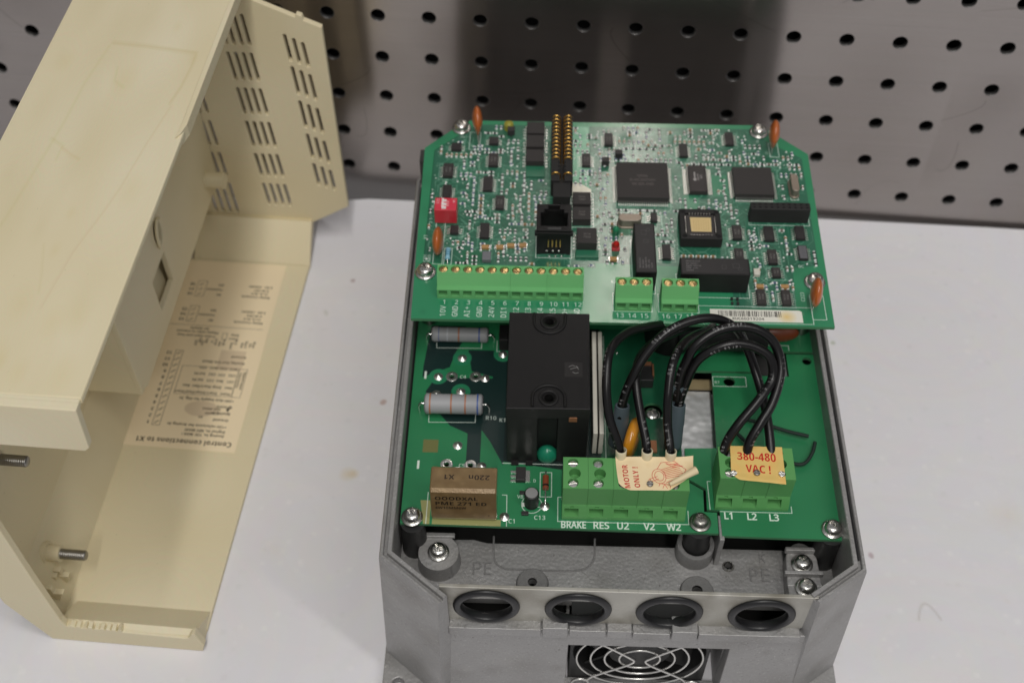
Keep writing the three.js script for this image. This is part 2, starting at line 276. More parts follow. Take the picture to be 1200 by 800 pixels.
  for (const [x, a, b] of mid) for (let k = 0; k < 4; k++) slot(x - 3.95 * k - 0.2, a, x - 3.95 * k + 0.9, b, 1.9);
  const right = [[-0.6, 145, 129.6], [0.3, 125.3, 108.2], [1.1, 103.2, 85.8], [1.9, 80.6, 64.3], [2.6, 59.4, 44.0]];
  for (const [x, a, b] of right) for (let k = 0; k < 3; k++) slot(x - 4.2 * k - 0.2, a + 2.2 * k, x - 4.2 * k + 0.8, b + 1.6 * k, 1.9);
  const left = [[-60.6, 160, 141.2], [-59.9, 136.8, 118.8], [-59.2, 113, 95.5], [-58.5, 90.5, 72.6], [-57.7, 67.8, 50.5], [-56.5, 44.8, 21.5]];
  for (const [x, a, b] of left) for (let k = 0; k < 4; k++) slot(x - 4.2 * k - 0.2, a, x - 4.2 * k + 0.9, b, 1.9);
  const endOut = [[-97, 20], [-12, 17.5], [9.6, 32], [10, 154.5], [1.5, 158.2], [1, 160.6], [-1.6, 161.6], [-2.4, 159.8], [-24, 169.5], [-97, 170]];
  part('end_wall', metreUV(upright(endOut, 46.5, 49.5, slots, 0.35)), beige, cv);
  part('upper_ramp', metreUV(along([[48, 168], [62, 187], [64, 190], [60, 190], [46.5, 171]], -92, -23, 0.2)), beige, cv);
  // back of the cover (vertical, mostly out of sight) with slanting corners
  const side = (x0, y0, x1, y1, z0, z1, t) => { const l = Math.hypot(x1 - x0, y1 - y0), nx = (y1 - y0) / l * t, ny = -(x1 - x0) / l * t; const g = upright([[x0, y0], [x1, y1], [x1 + nx, y1 + ny], [x0 + nx, y0 + ny]], z0, z1); return metreUV(g); };
  part('main_face', [side(-86, 0.3, -98, 34, 52, 302, 3), side(-98, 34, -98, 160, 52, 302, 3), side(-98, 160, -92, 190, 52, 302, 3)], beige, cv);
  // recess box moulded into the face
  const win = [[-156, 60], [-135, 60], [-135, 81], [-156, 81]]; // (-z, y)
  const oval = new THREE.Path(); oval.absellipse(-135, 94, 5, 8, 0, 2 * PI, true);
  const boxSide = new THREE.ExtrudeGeometry(shapeOf([[-196, 50], [-193, 47.6], [-50, 47.6], [-50, 160], [-199, 160], [-199, 53]], [win, oval]), { depth: 2.2, bevelEnabled: true, bevelSize: 0.4, bevelThickness: 0.4, bevelOffset: -0.4, bevelSegments: 2, curveSegments: 20 });
  boxSide.rotateY(PI / 2).translate(-64.4, 0, 0);
  part('recess_box', [metreUV(boxSide), metreUV(box(-96, -62.6, 47.8, 50.2, 50, 198.4, 0.5)), metreUV(box(-96, -62.4, 48.4, 160, 196.2, 198.8, 0.5))], beige, cv);
  part('latch', metreUV(box(-79, -70, 55, 86, 128, 162).applyMatrix4(new THREE.Matrix4().makeTranslation(-70, 70, 145).multiply(new THREE.Matrix4().makeRotationZ(0.22)).multiply(new THREE.Matrix4().makeTranslation(70, -70, -145)))), beige, cv);
  part('clip_ring', tube([[-61.6, 87, 138], [-60.2, 92, 140.4], [-60.2, 98, 139.6], [-60.6, 102, 135], [-61.6, 99, 130.4]], 0.9, 40, 8), beige, cv);
  const peg = cyl(4.3, 4.5, 10.5, 28).rotateZ(PI / 2).translate(-56.8, 62.4, 65.6);
  part('peg', peg, beige, cv);
  // front end strip: hollow wedge along the lower side, continued up the slanting corner and across the top
  const jag = []; { let x = -74; jag.push([-76, 15]); while (x < -52) { jag.push([x, rr(14.2, 16)], [x + 1.6, rr(14.6, 16.6)], [x + 1.9, rr(13.4, 14.4)]); x += 2.7; } jag.push([-50, 13.6], [-22, 12.6], [-20.8, 12.9], [-19.6, 14.6], [-18.4, 17], [-16.6, 18.2]); }
  const frontOut = [[-87, 0.3], [-16.5, 0.3], [-14.8, 6], ...jag.reverse(), [-77, 20], [-77.5, 60], [-77, 150], [-75, 165], [-24.5, 165], [-22.6, 167], [-20.6, 190], [-92, 190], [-98.4, 160], [-98.4, 34]];
  part('front_strip', metreUV(upright(frontOut, 301, 304.5, [], 0.4)), beige, cv);
  part('front_ramp', metreUV(along([[286, 2.8], [286, 0.6], [301.5, 0.4], [303.2, 13.2], [300.6, 15]], -80, -16.8, 0.15)), beige, cv);
  part('front_ledge', metreUV(box(-92, -20.8, 187.2, 189.9, 299, 303.8, 0.8)), beige, cv);
  // broken remains of the lower left corner
  const shard = (x, y, z, k) => { const pts = []; const n = 9; for (let i = 0; i < n; i++) { const a = i / n * 2 * PI, r = k * (i % 2 ? 1.0 : 0.55) * rr(0.8, 1.2); pts.push([x + r * Math.cos(a), y + 0.8 * r * Math.sin(a)]); } return metreUV(upright(pts, z - 1.3, z + 1.3, [], 0.2)); };
  part('broken_rib', [metreUV(box(-96, -86, 4, 19, 277.4, 280, 0.3)), shard(-87, 12, 279, 5.5), shard(-90, 16, 281.5, 5)], beige, cv);
  part('broken_rib', [metreUV(box(-97, -84, 20, 26, 290, 292.4, 0.3)), shard(-84, 19, 291, 5)], beige, cv);
  // screw bosses with steel studs
  function boss(y, z, x0, x1, x2) {
    const b = part('screw_boss', [metreUV(cyl(5.2, 6.0, x1 - x0 - 6, 28).rotateZ(-PI / 2).translate((x0 + x1 - 6) / 2, y, z)), metreUV(cyl(3.8, 4.0, 13, 28).rotateZ(-PI / 2).translate(x1 - 6.5, y, z))], beige, cv);
    const pts = []; const r = 2.45; pts.push([0, 0], [r, 0]); for (let k = 0; k < 12; k++) pts.push([r, k * 1.0 + 0.15], [r - 0.32, k * 1.0 + 0.5], [r, k * 1.0 + 0.85]); pts.push([r - 0.5, 12.6], [0, 12.6]);
    part('screw_stud', new THREE.LatheGeometry(pts.map((p) => new THREE.Vector2(...p)), 20).rotateZ(-PI / 2).scale((x2 - x1) / 12.6, 1, 1).translate(x1, y, z), M.screwDark, b);
  }
  boss(25, 274, -100, -85.3, -73.4); boss(100, 271.5, -100, -89, -77.5);

  // wiring label stuck to the lower side: text stands upside down for the viewer
  const lab = canvasTex(800, 1800, (g, w, h) => {
    g.fillStyle = 'rgb(238,221,188)'; g.fillRect(0, 0, w, h);
    g.save(); g.translate(w, h); g.rotate(PI); // upside down
    g.fillStyle = '#17130f'; g.strokeStyle = '#2a241c'; g.lineWidth = 3;
    const t = (s, x, y, px, b = '') => { g.font = `${b || 'bold'} ${px * 1.04}px sans-serif`; g.fillText(s, x, y); };
    t('Control connections to X1', 40, 84, 53, 'bold');
    t('Analog in, 12V MAX !', 110, 142, 30); t('Digital in, 48V MAX!', 110, 178, 30);
    const rows = [['1', '+12V reference for Analog In'], ['2', 'Ground'], ['3', 'Analog In'], ['4', 'Ground'], ['5', '+24V Aux Supply for Dig. In'], ['6', 'Start   Start/Stop/Fwd/Start'], ['7', 'Rev   Stop Start/Rev  Rev'], ['8', 'CS1   Rev  CS1   Sel Pt'], ['9', 'CS2   CS1  CS2   Sel Pt'], ['10', 'ACC  CS2  ACC   CS1'], ['11', 'Analog Out 0/4-20mA'], ['12', 'Ground']];
    g.strokeRect(590, 190, 54, 690);
    rows.forEach(([n, s], i) => { const y = 222 + i * 58; t(s, i > 4 && i < 10 ? 150 : 110, y, 30); g.font = 'bold 40px sans-serif'; g.fillText(n, 666, y + 6); g.beginPath(); g.lineWidth = 6; g.moveTo(604, y + 8); g.lineTo(632, y - 18); g.stroke(); g.lineWidth = 2.5; });
    g.strokeRect(75, 480, 62, 260); g.save(); g.translate(98, 735); g.rotate(-PI / 2); t('Digital Input', 18, 0, 26); t('Function(s)', 24, 30, 26); g.restore(); g.strokeRect(140, 480, 420, 260);
    t('X3', 300, 296, 26); t('U', 118, 340, 30); g.fillRect(128, 352, 18, 30); t('I', 120, 400, 28); t('0(2)-10V', 190, 334, 26); t('0(4)-20mA', 190, 372, 26);
    g.fillStyle = 'rgba(150,130,110,0.25)'; g.beginPath(); g.ellipse(330, 360, 120, 70, 0, 0, 7); g.fill(); g.fillRect(120, 720, 190, 190); g.fillStyle = '#2b2620';
    const cols = [['Stop', 'On', 90], ['Start', 'Rev', 150], ['0 V', 'Start', 230], ['4-20', 'mA', 320], ['0-10', 'V', 380], ['Dig', 'ital', 450], ['ON', 'OFF', 500]];
    for (const [a, b, x] of cols) { g.save(); g.translate(x, 1010); g.rotate(-PI / 2); t(a, 0, 0, 28); t(b, 20, 28, 28); g.restore(); }
    g.strokeRect(300, 1010, 34, 60); t('Start', 210, 1030, 28); t('Stop', 210, 1066, 28);
    t('*) also Start and Stop', 380, 1040, 28); t('Please refer to manual', 370, 1078, 28); t('for details', 450, 1112, 28);
    g.beginPath(); g.moveTo(40, 1130); g.lineTo(760, 1130); g.stroke();
    for (const [y, ns] of [[1200, ['13', '14', '15']], [1460, ['16', '17', '18']]]) {
      t('Relay Contacts', 60, y, 30); t('12 to 24 V', 80, y + 36, 28); t('5-30 VDC', 80, y + 70, 28); t('0.5A - 250VAC', 60, y + 106, 28);
      ns.forEach((n, i) => { t(n, 660, y + i * 50, 38, 'bold'); g.beginPath(); g.lineWidth = 5; g.moveTo(600, y + i * 50); g.lineTo(628, y + i * 50 - 22); g.stroke(); g.lineWidth = 2.5; t(['NC', 'Common', 'NO'][i], 440, y + i * 50, 28); });
      g.strokeRect(575, y - 36, 70, 160);
    }
    g.restore();
    for (let i = 0; i < 3000; i++) { g.fillStyle = `rgba(${rr(200, 245)},${rr(180, 225)},${rr(130, 180)},0.12)`; g.fillRect(rnd() * w, rnd() * h, 3, 3); }
  });
  const lg = slab([[-84, 72], [-25.5, 71.5], [-25.8, 199.5], [-84, 199]], 3.05, 3.25);
  part('wiring_label', planUV(lg, -84, -25.5, 71.5, 199.5), std(0xffffff, 0.5, 0, { map: lab }), cv).userData.label = 'printed cream wiring label, its writing upside down';
}

// ------------------------------------------------------------------ the opened drive (plan measured in mm from its own origin)
const drive = thing('motor_drive', 'opened grey cast-metal motor drive showing two green circuit boards', 'motor drive', [0.165, 0, 0.19], 3.4 * PI / 180);
const D = drive;

// pan head screw with a cross recess, shared
const ev = new Evaluator(); ev.useGroups = false; ev.attributes = ['position', 'normal', 'uv'];
function crossHead(r, h) {
  const pts = [[0, 0], [r * 0.96, 0], [r, h * 0.2], [r * 0.97, h * 0.55], [r * 0.8, h * 0.85], [r * 0.5, h * 0.97], [0, h]].map((p) => new THREE.Vector2(...p));
  let b = new Brush(new THREE.LatheGeometry(pts, 40)); b.updateMatrixWorld();
  for (const a of [0.4, 0.4 + PI / 2]) { const c = new Brush(new THREE.BoxGeometry(r * 1.15, h * 0.9, r * 0.26).rotateY(a)); c.position.y = h * 0.9; c.updateMatrixWorld(); b = ev.evaluate(b, c, SUBTRACTION); }
  return prep(b.geometry);
}
const headBig = crossHead(3.5, 2.9), washerBig = new THREE.LatheGeometry([[1.8, 0], [4.5, 0], [4.55, 0.5], [4.3, 0.75], [3.9, 0.8], [3.7, 1.15], [1.8, 1.15]].map((p) => new THREE.Vector2(...p)), 40);
function screw(x, y, z, turn = 0, washer = true, parent = D, mat = M.screw) {
  const s = part('screw', headBig, mat, parent, [x, y + (washer ? 1.1 : 0), z], turn);
  if (washer) part('washer', washerBig, mat, s, [0, -1.1, 0]);
  return s;
}
const slotHead = (r) => { const l = new THREE.LatheGeometry([[0, 0], [r, 0], [r, 0.6], [r * 0.8, 0.85], [0, 0.9]].map((p) => new THREE.Vector2(...p)), 24); let b = new Brush(l); b.updateMatrixWorld(); const c = new Brush(new THREE.BoxGeometry(r * 2.4, 0.9, r * 0.4)); c.position.y = 0.9; c.updateMatrixWorld(); return prep(ev.evaluate(b, c, SUBTRACTION).geometry); };

// --- casting
function sweepWall(pts, prof) { // pts: open plan polyline, prof: [offset outwards, y]
  const n = pts.length, off = [];
  for (let i = 0; i < n; i++) {
    const d = (a, b) => { const x = b[0] - a[0], z = b[1] - a[1], l = Math.hypot(x, z); return [x / l, z / l]; };
    const d0 = i > 0 ? d(pts[i - 1], pts[i]) : d(pts[i], pts[i + 1]), d1 = i < n - 1 ? d(pts[i], pts[i + 1]) : d0;
    const n0 = [d0[1], -d0[0]], n1 = [d1[1], -d1[0]]; let m = [n0[0] + n1[0], n0[1] + n1[1]]; const s = 2 / (m[0] * m[0] + m[1] * m[1]); off.push([m[0] * s, m[1] * s]);
  }
  const P = (i, k) => [pts[i][0] + off[i][0] * prof[k][0], prof[k][1], pts[i][1] + off[i][1] * prof[k][0]];
  const pos = [], q = (a, b, c, e) => pos.push(...a, ...b, ...c, ...a, ...c, ...e);
  for (let i = 0; i < n - 1; i++) for (let k = 0; k < prof.length; k++) { const k2 = (k + 1) % prof.length; q(P(i, k), P(i + 1, k), P(i + 1, k2), P(i, k2)); }
  const tri = THREE.ShapeUtils.triangulateShape(prof.map((p) => new THREE.Vector2(...p)), []);
  for (const i of [0, n - 1]) for (const t of tri) pos.push(...P(i, t[0]), ...P(i, t[1]), ...P(i, t[2]));
  const g = new THREE.BufferGeometry(); g.setAttribute('position', new THREE.Float32BufferAttribute(pos, 3)); g.computeVertexNormals(); return metreUV(g);
}
const wallProf = [[4.2, 0], [0.3, 90.6], [0, 92], [-0.3, 92.4], [-1.2, 92.4], [-1.5, 92], [-1.5, 90.2], [-2.9, 90.2], [-2.9, 92], [-3.1, 92.4], [-4.6, 92.4], [-4.9, 92], [-5.0, 30], [-5.0, 0]];
part('case_wall', sweepWall([[-74.6, 122], [-99.3, 102], [-100.9, -110], [-80, -131], [72, -131], [92.6, -110], [92.6, 103], [72.4, 117.5]], wallProf), M.cast, D);
// bright strip in the groove of the long sides
for (const x of [-98.6, 90.5]) part('gasket', box(x - 0.35, x + 0.35, 88, 90.9, -106, 98), M.rubber, D);
// front wall with fan opening
{
  const o = [[-78, 0], [76, 0], [73.2, 62], [-75.5, 62]];
  const fanHole = [[-23.6, 3], [43, 3], [43.6, 49.5], [-23, 49.5]];
  const g = upright(o, 112, 117.5, [fanHole], 0.5);
  const p = g.attributes.position; for (let i = 0; i < p.count; i++) if (p.getZ(i) > 115) p.setZ(i, p.getZ(i) + (62 - p.getY(i)) * 0.06);
  g.computeVertexNormals();
  part('front_wall', metreUV(g), M.cast, D);
  const led = [];
  const lug = (x0, x1, y, z1) => led.push(metreUV(box(x0, x1, 59, y, 112.2, z1, 0.5)));
  lug(-72, -34.4, 65, 119.2); lug(-34, -23.7, 67.5, 119.6); lug(-23.2, -8.2, 64.3, 118.9); lug(-7.8, 2.2, 64.8, 119); lug(2.6, 17.8, 63.8, 119.1); lug(18.2, 28.6, 67, 119.6); lug(29, 70, 64.6, 119.2);
  part('front_ledge', led, M.cast, D);
  for (const x of [-23.8, 43.2]) part('fan_duct', metreUV(box(x, x + 1.2, 2, 50, 88, 112)), M.cast, D);
}
// tray floor and what is moulded on it
const font = await new FontLoader().loadAsync('fonts/droid/droid_sans_regular.typeface.json');
{
  const fl = slab([[-97, 77], [-64, 76], [-58, 77.5], [90, 77.5], [90, 101], [87, 103.4], [-91, 103.4], [-96, 100]], 56, 60, [circ(44.2, -85.7, 1.7), circ(-38.4, -95.8, 1.9), circ(30.2, -97.8, 2.2)]);
  part('tray_floor', metreUV(fl), M.cast, D);
  part('base_plate', metreUV(box(-92, 86, 18, 21, -120, 98)), M.castDark, D);
  part('rear_floor', metreUV(box(-96, 88, 56, 59.8, -119, -30)), M.castDark, D);
  const ridge = tube([[-55.4, 60, 74], [-55.2, 60, 82], [-54, 60, 87], [-50, 60, 89.4], [-44, 60, 89.6], [-20, 60, 89.4], [-15.5, 60, 88], [-12.6, 60, 84], [-12, 60, 74]], 0.45, 60, 8);
  part('moulded_outline', ridge, M.cast, D);
  const emb = (s, x, z, size, rot = 0) => { const g = new TextGeometry(s, { font, size, depth: 0.45, curveSegments: 4 }); return prep(g.rotateX(-PI / 2).rotateY(rot).translate(x, 59.9, z)); };
  for (const g of [emb('PE', -64.5, 92.5, 6), emb('PE', 52, 92.5, 6.2), emb('K', 57, 83.5, 4)]) part('moulded_lettering', g, M.cast, D);
  const ring = (x, z, r0, r1, y) => T(new THREE.LatheGeometry([[r0, 0], [r1 + 0.5, 0], [r1, y], [r1 - 0.5, y + 0.4], [r0 + 0.3, y + 0.4], [r0, y]].map((p) => new THREE.Vector2(...p)), 40), x, 60, z);
  part('boss_ring', ring(-38.4, 95.8, 1.9, 6.3, 1.2), M.cast, D); part('boss_ring', ring(30.2, 97.8, 2.2, 6.6, 1.4), M.cast, D); part('boss_ring', ring(44.2, 85.7, 1.5, 2.1, 0.7), M.screw, D);
  part('divider_rib', metreUV(box(37.9, 40, 60, 81.6, 73.6, 85.2, 0.4)), M.cast, D);
  // standoffs carrying the power board
  const standoff = (x, z, r) => part('standoff', T(cyl(r, r + 0.8, 21.4, 30), x, 69.9, z), M.fanBlack, D);
  standoff(-88.6, 80, 4.9); standoff(30, 79.2, 5.2); standoff(84, 80.5, 5.4);
  const cup = new THREE.LatheGeometry([[5.9, 0], [8.2, 0], [7.9, 8], [7.5, 8.4], [6.3, 8.4], [5.9, 8]].map((p) => new THREE.Vector2(...p)), 44);
  part('standoff_cup', T(cup, 30, 60, 79.6), M.cast, D);
  // earth terminals
  const postShape = (cx, cz, rx, rz, y1) => { const pts = []; for (let k = 0; k <= 20; k++) { const a = PI + k / 20 * PI; pts.push([cx + rx * Math.cos(a), cz - 3 + rz * Math.sin(a)]); } pts.push([cx + rx + 0.6, cz + rz * 0.9], [cx - rx - 0.6, cz + rz * 0.9]); return metreUV(slab(pts, 59.9, y1, [], 0.5)); };
  part('earth_post', [metreUV(T(cyl(8.4, 9.2, 8.6, 40), -78, 64.2, 87)), metreUV(box(-84.5, -71.5, 68.3, 70, 78.3, 80.4, 0.4))], M.cast, D);
  part('earth_post', [postShape(73.6, 90, 6.6, 9, 68), metreUV(box(66.8, 80.2, 67.9, 71, 81.5, 83.3, 0.4)), metreUV(box(65.4, 81.4, 67.9, 70.8, 92.3, 94, 0.4)), metreUV(box(66.6, 80.4, 59.8, 67.8, 96, 104, 0.5))], M.cast, D);
  screw(-78, 68.6, 87, 0.2); screw(73.4, 68.2, 88.2, 0.5); screw(73.8, 68.2, 99, 1.1);
  part('curved_rib', metreUV(T(new THREE.CylinderGeometry(9, 9, 14, 30, 1, true, 0, PI * 0.9), 86, 67, 88)), M.cast, D);
  // mounting feet at table level
  for (const s of [-1, 1]) { const a = s < 0 ? [[-104, 80], [-104, 124.5], [-60, 124.5], [-60, 110]] : [[97, 80], [97, 124.5], [54, 124.5], [54, 110]]; part('mounting_foot', metreUV(slab(a, 0.2, 6, [circ(s < 0 ? -97 : 92, -118.5, 2.6)], 0.5)), M.cast, D); }
  // heat sink fins below the boards, at the back
  part('added_streak_plate', box(-12, 5, 4, 86, -135.6, -134.4), M.white, D);  // added unseen white plate, reflected as a bright streak in the steel panel
  for (let k = 0; k < 14; k++) if (k < 5 || k > 7) part('heat_sink_fin', metreUV(box(-92 + k * 13.4, -90 + k * 13.4, 3, 56, -140, -134)), M.cast, D);
}
// cable entry plate with four rubber grommets
{
  const holes = [-56.5, -20, 16.2, 52.8];
  const yc = [78.2, 77.4, 76.9, 76.2];
  const o = [[-74.6, 93], [-75.6, 75.5], [-73.2, 66.3], [-72, 64.6], [70, 64.2], [71.6, 66.4], [73.2, 72], [73.6, 89.5], [72.6, 91.2]];
  part('cable_plate', frontUV(upright(o, 113.6, 115.2, holes.map((x, i) => circ(x, yc[i], 11)), 0.25), -77, 75, 60, 98), M.plateSteel, D);
  const gp = [[10.3, -1.6], [10.1, -0.6], [10.1, 0.9], [10.4, 1.6], [11.1, 2.0], [12.2, 1.9], [13.1, 1.4], [13.4, 0.7], [13.2, 0.2], [11, 0.2], [11, -1.65], [11.3, -1.7], [11.2, -2.2], [10.6, -2.3], [10.3, -1.6]].map((p) => new THREE.Vector2(...p));
  const gr = new THREE.LatheGeometry(gp, 56).rotateX(PI / 2);
  holes.forEach((x, i) => part('grommet', gr, M.rubber, D, [x, yc[i], 115]));
}
// fan with wire guard
{
  const cx = 8.2, cy = 29.5, cz = 113.2;
  const f = part('fan', upright([[cx - 30, 0.5], [cx + 30, 0.5], [cx + 30, 59.5], [cx - 30, 59.5]], 100, 112, [circ(cx, cy, 28.4)], 0.4), M.fanBlack, D);
  part('fan_hub', cyl(13, 13, 8, 32).rotateX(PI / 2).translate(cx, cy, 108), M.fanBlack, f);
  const bl = new THREE.BoxGeometry(16, 0.9, 9).rotateX(0.7).translate(20.5, 0, 0);
  for (let k = 0; k < 7; k++) part('fan_blade', bl.clone().rotateZ(k / 7 * 2 * PI + 0.3).translate(cx, cy, 106), M.blackRough, f);
  const w = [];
  for (const r of [27, 21, 15, 8.7]) w.push(T(new THREE.TorusGeometry(r, 0.5, 8, 72), cx, cy, cz + 1.4));
  const bend = (s) => tube([[cx + s * 14, cy + 13.5, cz + 2.6], [cx + s * 5, cy + 4, cz + 2.6], [cx + s * 2.5, cy + 0.6, cz + 2.6], [cx + s * 3.4, cy - 2, cz + 2.6], [cx + s * 20, cy - 17.5, cz + 2.6], [cx + s * 21.6, cy - 21, cz + 2.6]], 0.52, 50, 8);
  w.push(bend(-1), bend(1));
  const up = (s) => wireBar([cx + s * 14, cy + 13.5, cz + 2.6], [cx + s * 23, cy + 22, cz + 2.6], 0.52); w.push(up(-1), up(1));
  for (const [sx, sy] of [[-1, -1], [1, -1], [-1, 1], [1, 1]]) w.push(T(new THREE.TorusGeometry(3.6, 0.62, 8, 30), cx + sx * 24.6, cy + sy * 23.8, cz + 2.4));
  part('fan_guard', w, M.lead, f);
}

// --- power board, in two pieces
const pBoard = canvasTex(1480, 1600, (g, w, h) => {
  const k = 8, X = (x) => (x + 95) * k, Z = (z) => (z + 115) * k; // 185 x 200 mm
  g.fillStyle = 'rgb(38,122,76)'; g.fillRect(0, 0, w, h);
  for (let i = 0; i < 200; i++) { const x = rnd() * w, y = rnd() * h, s = 20 + rnd() * 120; const gr = g.createRadialGradient(x, y, 0, x, y, s); const d = rnd() < 0.5 ? '22,92,60' : '42,128,88'; gr.addColorStop(0, `rgba(${d},0.18)`); gr.addColorStop(1, `rgba(${d},0)`); g.fillStyle = gr; g.fillRect(x - s, y - s, 2 * s, 2 * s); }
  const poly = (c, p) => { g.fillStyle = c; g.beginPath(); p.forEach(([x, z], i) => (i ? g.lineTo(X(x), Z(z)) : g.moveTo(X(x), Z(z)))); g.closePath(); g.fill(); };
  // bare laminate without copper reads darker
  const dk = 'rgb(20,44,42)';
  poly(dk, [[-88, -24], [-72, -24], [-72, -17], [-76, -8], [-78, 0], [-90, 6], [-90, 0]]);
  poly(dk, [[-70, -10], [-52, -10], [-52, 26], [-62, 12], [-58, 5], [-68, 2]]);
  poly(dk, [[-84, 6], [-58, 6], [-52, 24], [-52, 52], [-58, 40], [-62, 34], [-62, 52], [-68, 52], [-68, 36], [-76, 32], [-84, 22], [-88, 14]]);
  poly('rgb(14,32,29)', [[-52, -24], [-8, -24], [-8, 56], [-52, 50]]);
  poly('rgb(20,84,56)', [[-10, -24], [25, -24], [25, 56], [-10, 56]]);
  const disc = (x, z, r, c) => { g.fillStyle = c; g.beginPath(); g.arc(X(x), Z(z), r * k, 0, 7); g.fill(); };
  for (const [x, z] of [[-82.8, 5.5], [-72.6, -5.3], [-54.1, -8], [-72.2, 13.6]]) disc(x, z, 4.3, 'rgb(38,122,84)');
  disc(-83.6, 43, 0.1, '#fff'); poly('rgb(108,110,62)', [[-87, 39.6], [-80.4, 39.6], [-80.4, 46.2], [-87, 46.2]]);
  poly('rgb(150,150,96)', [[-80.5, 78], [-52, 78.5], [-52, 82.4], [-80.5, 82.4]]); poly('rgb(150,150,96)', [[-86, 70], [-81.5, 70], [-81.5, 82], [-84, 82]]);
  g.strokeStyle = 'rgb(214,222,212)'; g.lineWidth = 2.6; const line = (...p) => { g.beginPath(); p.forEach(([x, z], i) => (i ? g.lineTo(X(x), Z(z)) : g.moveTo(X(x), Z(z)))); g.stroke(); };
  line([-84.9, -14], [-84.7, -10.9], [-64.1, -11.2], [-64.1, -15]); line([-85.6, 26.7], [-85.4, 30.5], [-65, 30.1], [-65, 26]);
  line([-52.4, 50.8], [-14, 51]); line([-52, 66.6], [-49.9, 66.6], [-49.6, 82.1], [-83, 82.1], [-83, 66]); line([-8, -20], [-8, 56]); line([-57, -16], [-57, -9.5], [-53, -9.5]);
  line([-28.5, 67], [-28.5, 78.6], [25.6, 78.6], [25.6, 72]); line([-28.5, 67], [-26.5, 67]); line([-36, 55], [-31.2, 55], [-31.2, 67], [-36, 67], [-36, 55]); line([-41, 72], [-35, 72]);
  line([34.6, 57.5], [34.9, 71.6]); line([34.6, 57.5], [36, 57.5]); line([37, 72], [68.7, 72], [68.7, 68.8]); line([40.9, 2.1], [55.7, 2.1], [55.7, 7.4], [40.9, 7.4], [40.9, 2.1]); line([62, -16.5], [77, -16.5], [77, -13.6]);
  g.beginPath(); g.arc(X(-39.4), Z(70.8), 4.2 * k, 0, 7); g.stroke();
  g.fillStyle = 'rgb(220,228,218)'; g.fillRect(X(-89.2), Z(2.6), 8, 34); g.fillRect(X(-88.8), Z(50.4), 8, 34); g.fillRect(X(-43.4), Z(70), 12, 16);
  const t = (s, x, z, px) => { g.font = `${px}px monospace`; g.fillText(s, X(x), Z(z)); };
  t('C4', -73.2, 6.2, 20); t('R10', -60.6, 28.6, 22); t('K1', -54.6, 29.6, 22); t('C1', -49, 80, 22); t('C13', -38.4, 78, 22); t('D', -39, 60, 16); t('V82', -45.6, 68, 18); t('C5', -71, 53.2, 18); t('R7', 41.5, 6, 16);
  g.font = 'bold 33px sans-serif';
  const big = (s, x, z, sc = 1) => { g.save(); g.translate(X(x), Z(z)); g.scale(sc, 1); g.lineWidth = 4.4; g.textAlign = 'center'; g.font = '34px sans-serif'; g.strokeStyle = 'rgb(222,230,220)'; g.fillText(s, 0, 0); g.lineWidth = 1.4; g.strokeText(s, 0, 0); g.restore(); };
  big('BRAKE', -22, 81.4, 0.86); big('RES', -10.6, 81.4); big('U2', -1.6, 81.5); big('V2', 9.3, 81.5); big('W2', 19.4, 81.5); big('L1', 42.4, 75.4); big('L2', 51.9, 75.6); big('L3', 61, 75.8);
  t('-', 15.6, 27, 46); t('+', 7.2, 8, 46); t('X', 4, 50, 20);
});
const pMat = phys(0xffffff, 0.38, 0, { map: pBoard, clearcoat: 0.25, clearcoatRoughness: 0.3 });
function board(name, pts, y0, y1, holes, uvr, mat) {
  const g = slab(pts, y0, y1, holes); const groups = g.groups.map((q) => ({ ...q })); planUV(g, ...uvr);
  const m = new THREE.Mesh(mm(g), [mat, M.boardEdge]); m.name = numbered(name); m.castShadow = m.receiveShadow = true; seat(m); D.add(m); return m;
}
const PUV = [-95, 90, -115, 85];
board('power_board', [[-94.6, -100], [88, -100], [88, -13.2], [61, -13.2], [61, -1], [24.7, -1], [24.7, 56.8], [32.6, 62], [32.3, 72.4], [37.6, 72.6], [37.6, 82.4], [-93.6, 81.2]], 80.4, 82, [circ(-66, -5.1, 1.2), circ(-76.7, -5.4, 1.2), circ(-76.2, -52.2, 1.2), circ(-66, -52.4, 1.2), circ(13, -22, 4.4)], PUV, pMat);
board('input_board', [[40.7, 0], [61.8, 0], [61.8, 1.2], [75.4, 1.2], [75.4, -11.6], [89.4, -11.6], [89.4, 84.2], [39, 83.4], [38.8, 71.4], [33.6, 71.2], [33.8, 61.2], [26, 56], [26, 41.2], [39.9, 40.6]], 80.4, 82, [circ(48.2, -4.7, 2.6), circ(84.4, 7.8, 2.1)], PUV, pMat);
screw(-88.8, 82, 78.4, 0.5); screw(30.2, 82, 77.6, 0.9, true, D, M.screwDark); screw(84.3, 82, 79.4, 0.3);
part('heat_spreader', [metreUV(box(20, 46, 66, 68, 2, 44)), metreUV(box(26, 41.5, 68, 69.8, 1.6, 42, 0.3))], M.alu, D);
part('paper_tag', box(27, 42, 70.5, 72, -3.5, 1.4), std(lin(0.36, 0.28, 0.15), 0.6), D);
part('relay_block', box(60, 77, 60, 79, -13, 1.6), M.blackRough, D);
part('metal_tab', box(70.5, 74.8, 79, 81, -8, 3), M.alu, D);
part('rear_capacitor', T(cyl(9, 9, 40, 30).rotateZ(PI / 2), 45, 92, -16), M.black, D);
part('rear_capacitor', T(cyl(11, 11, 28, 30), 22, 96, -20), M.black, D);
part('film_capacitor', T(new THREE.SphereGeometry(8, 24, 16).scale(1.3, 0.6, 0.5), 71, 87, -20), std(lin(0.20, 0.045, 0.015), 0.4), D);
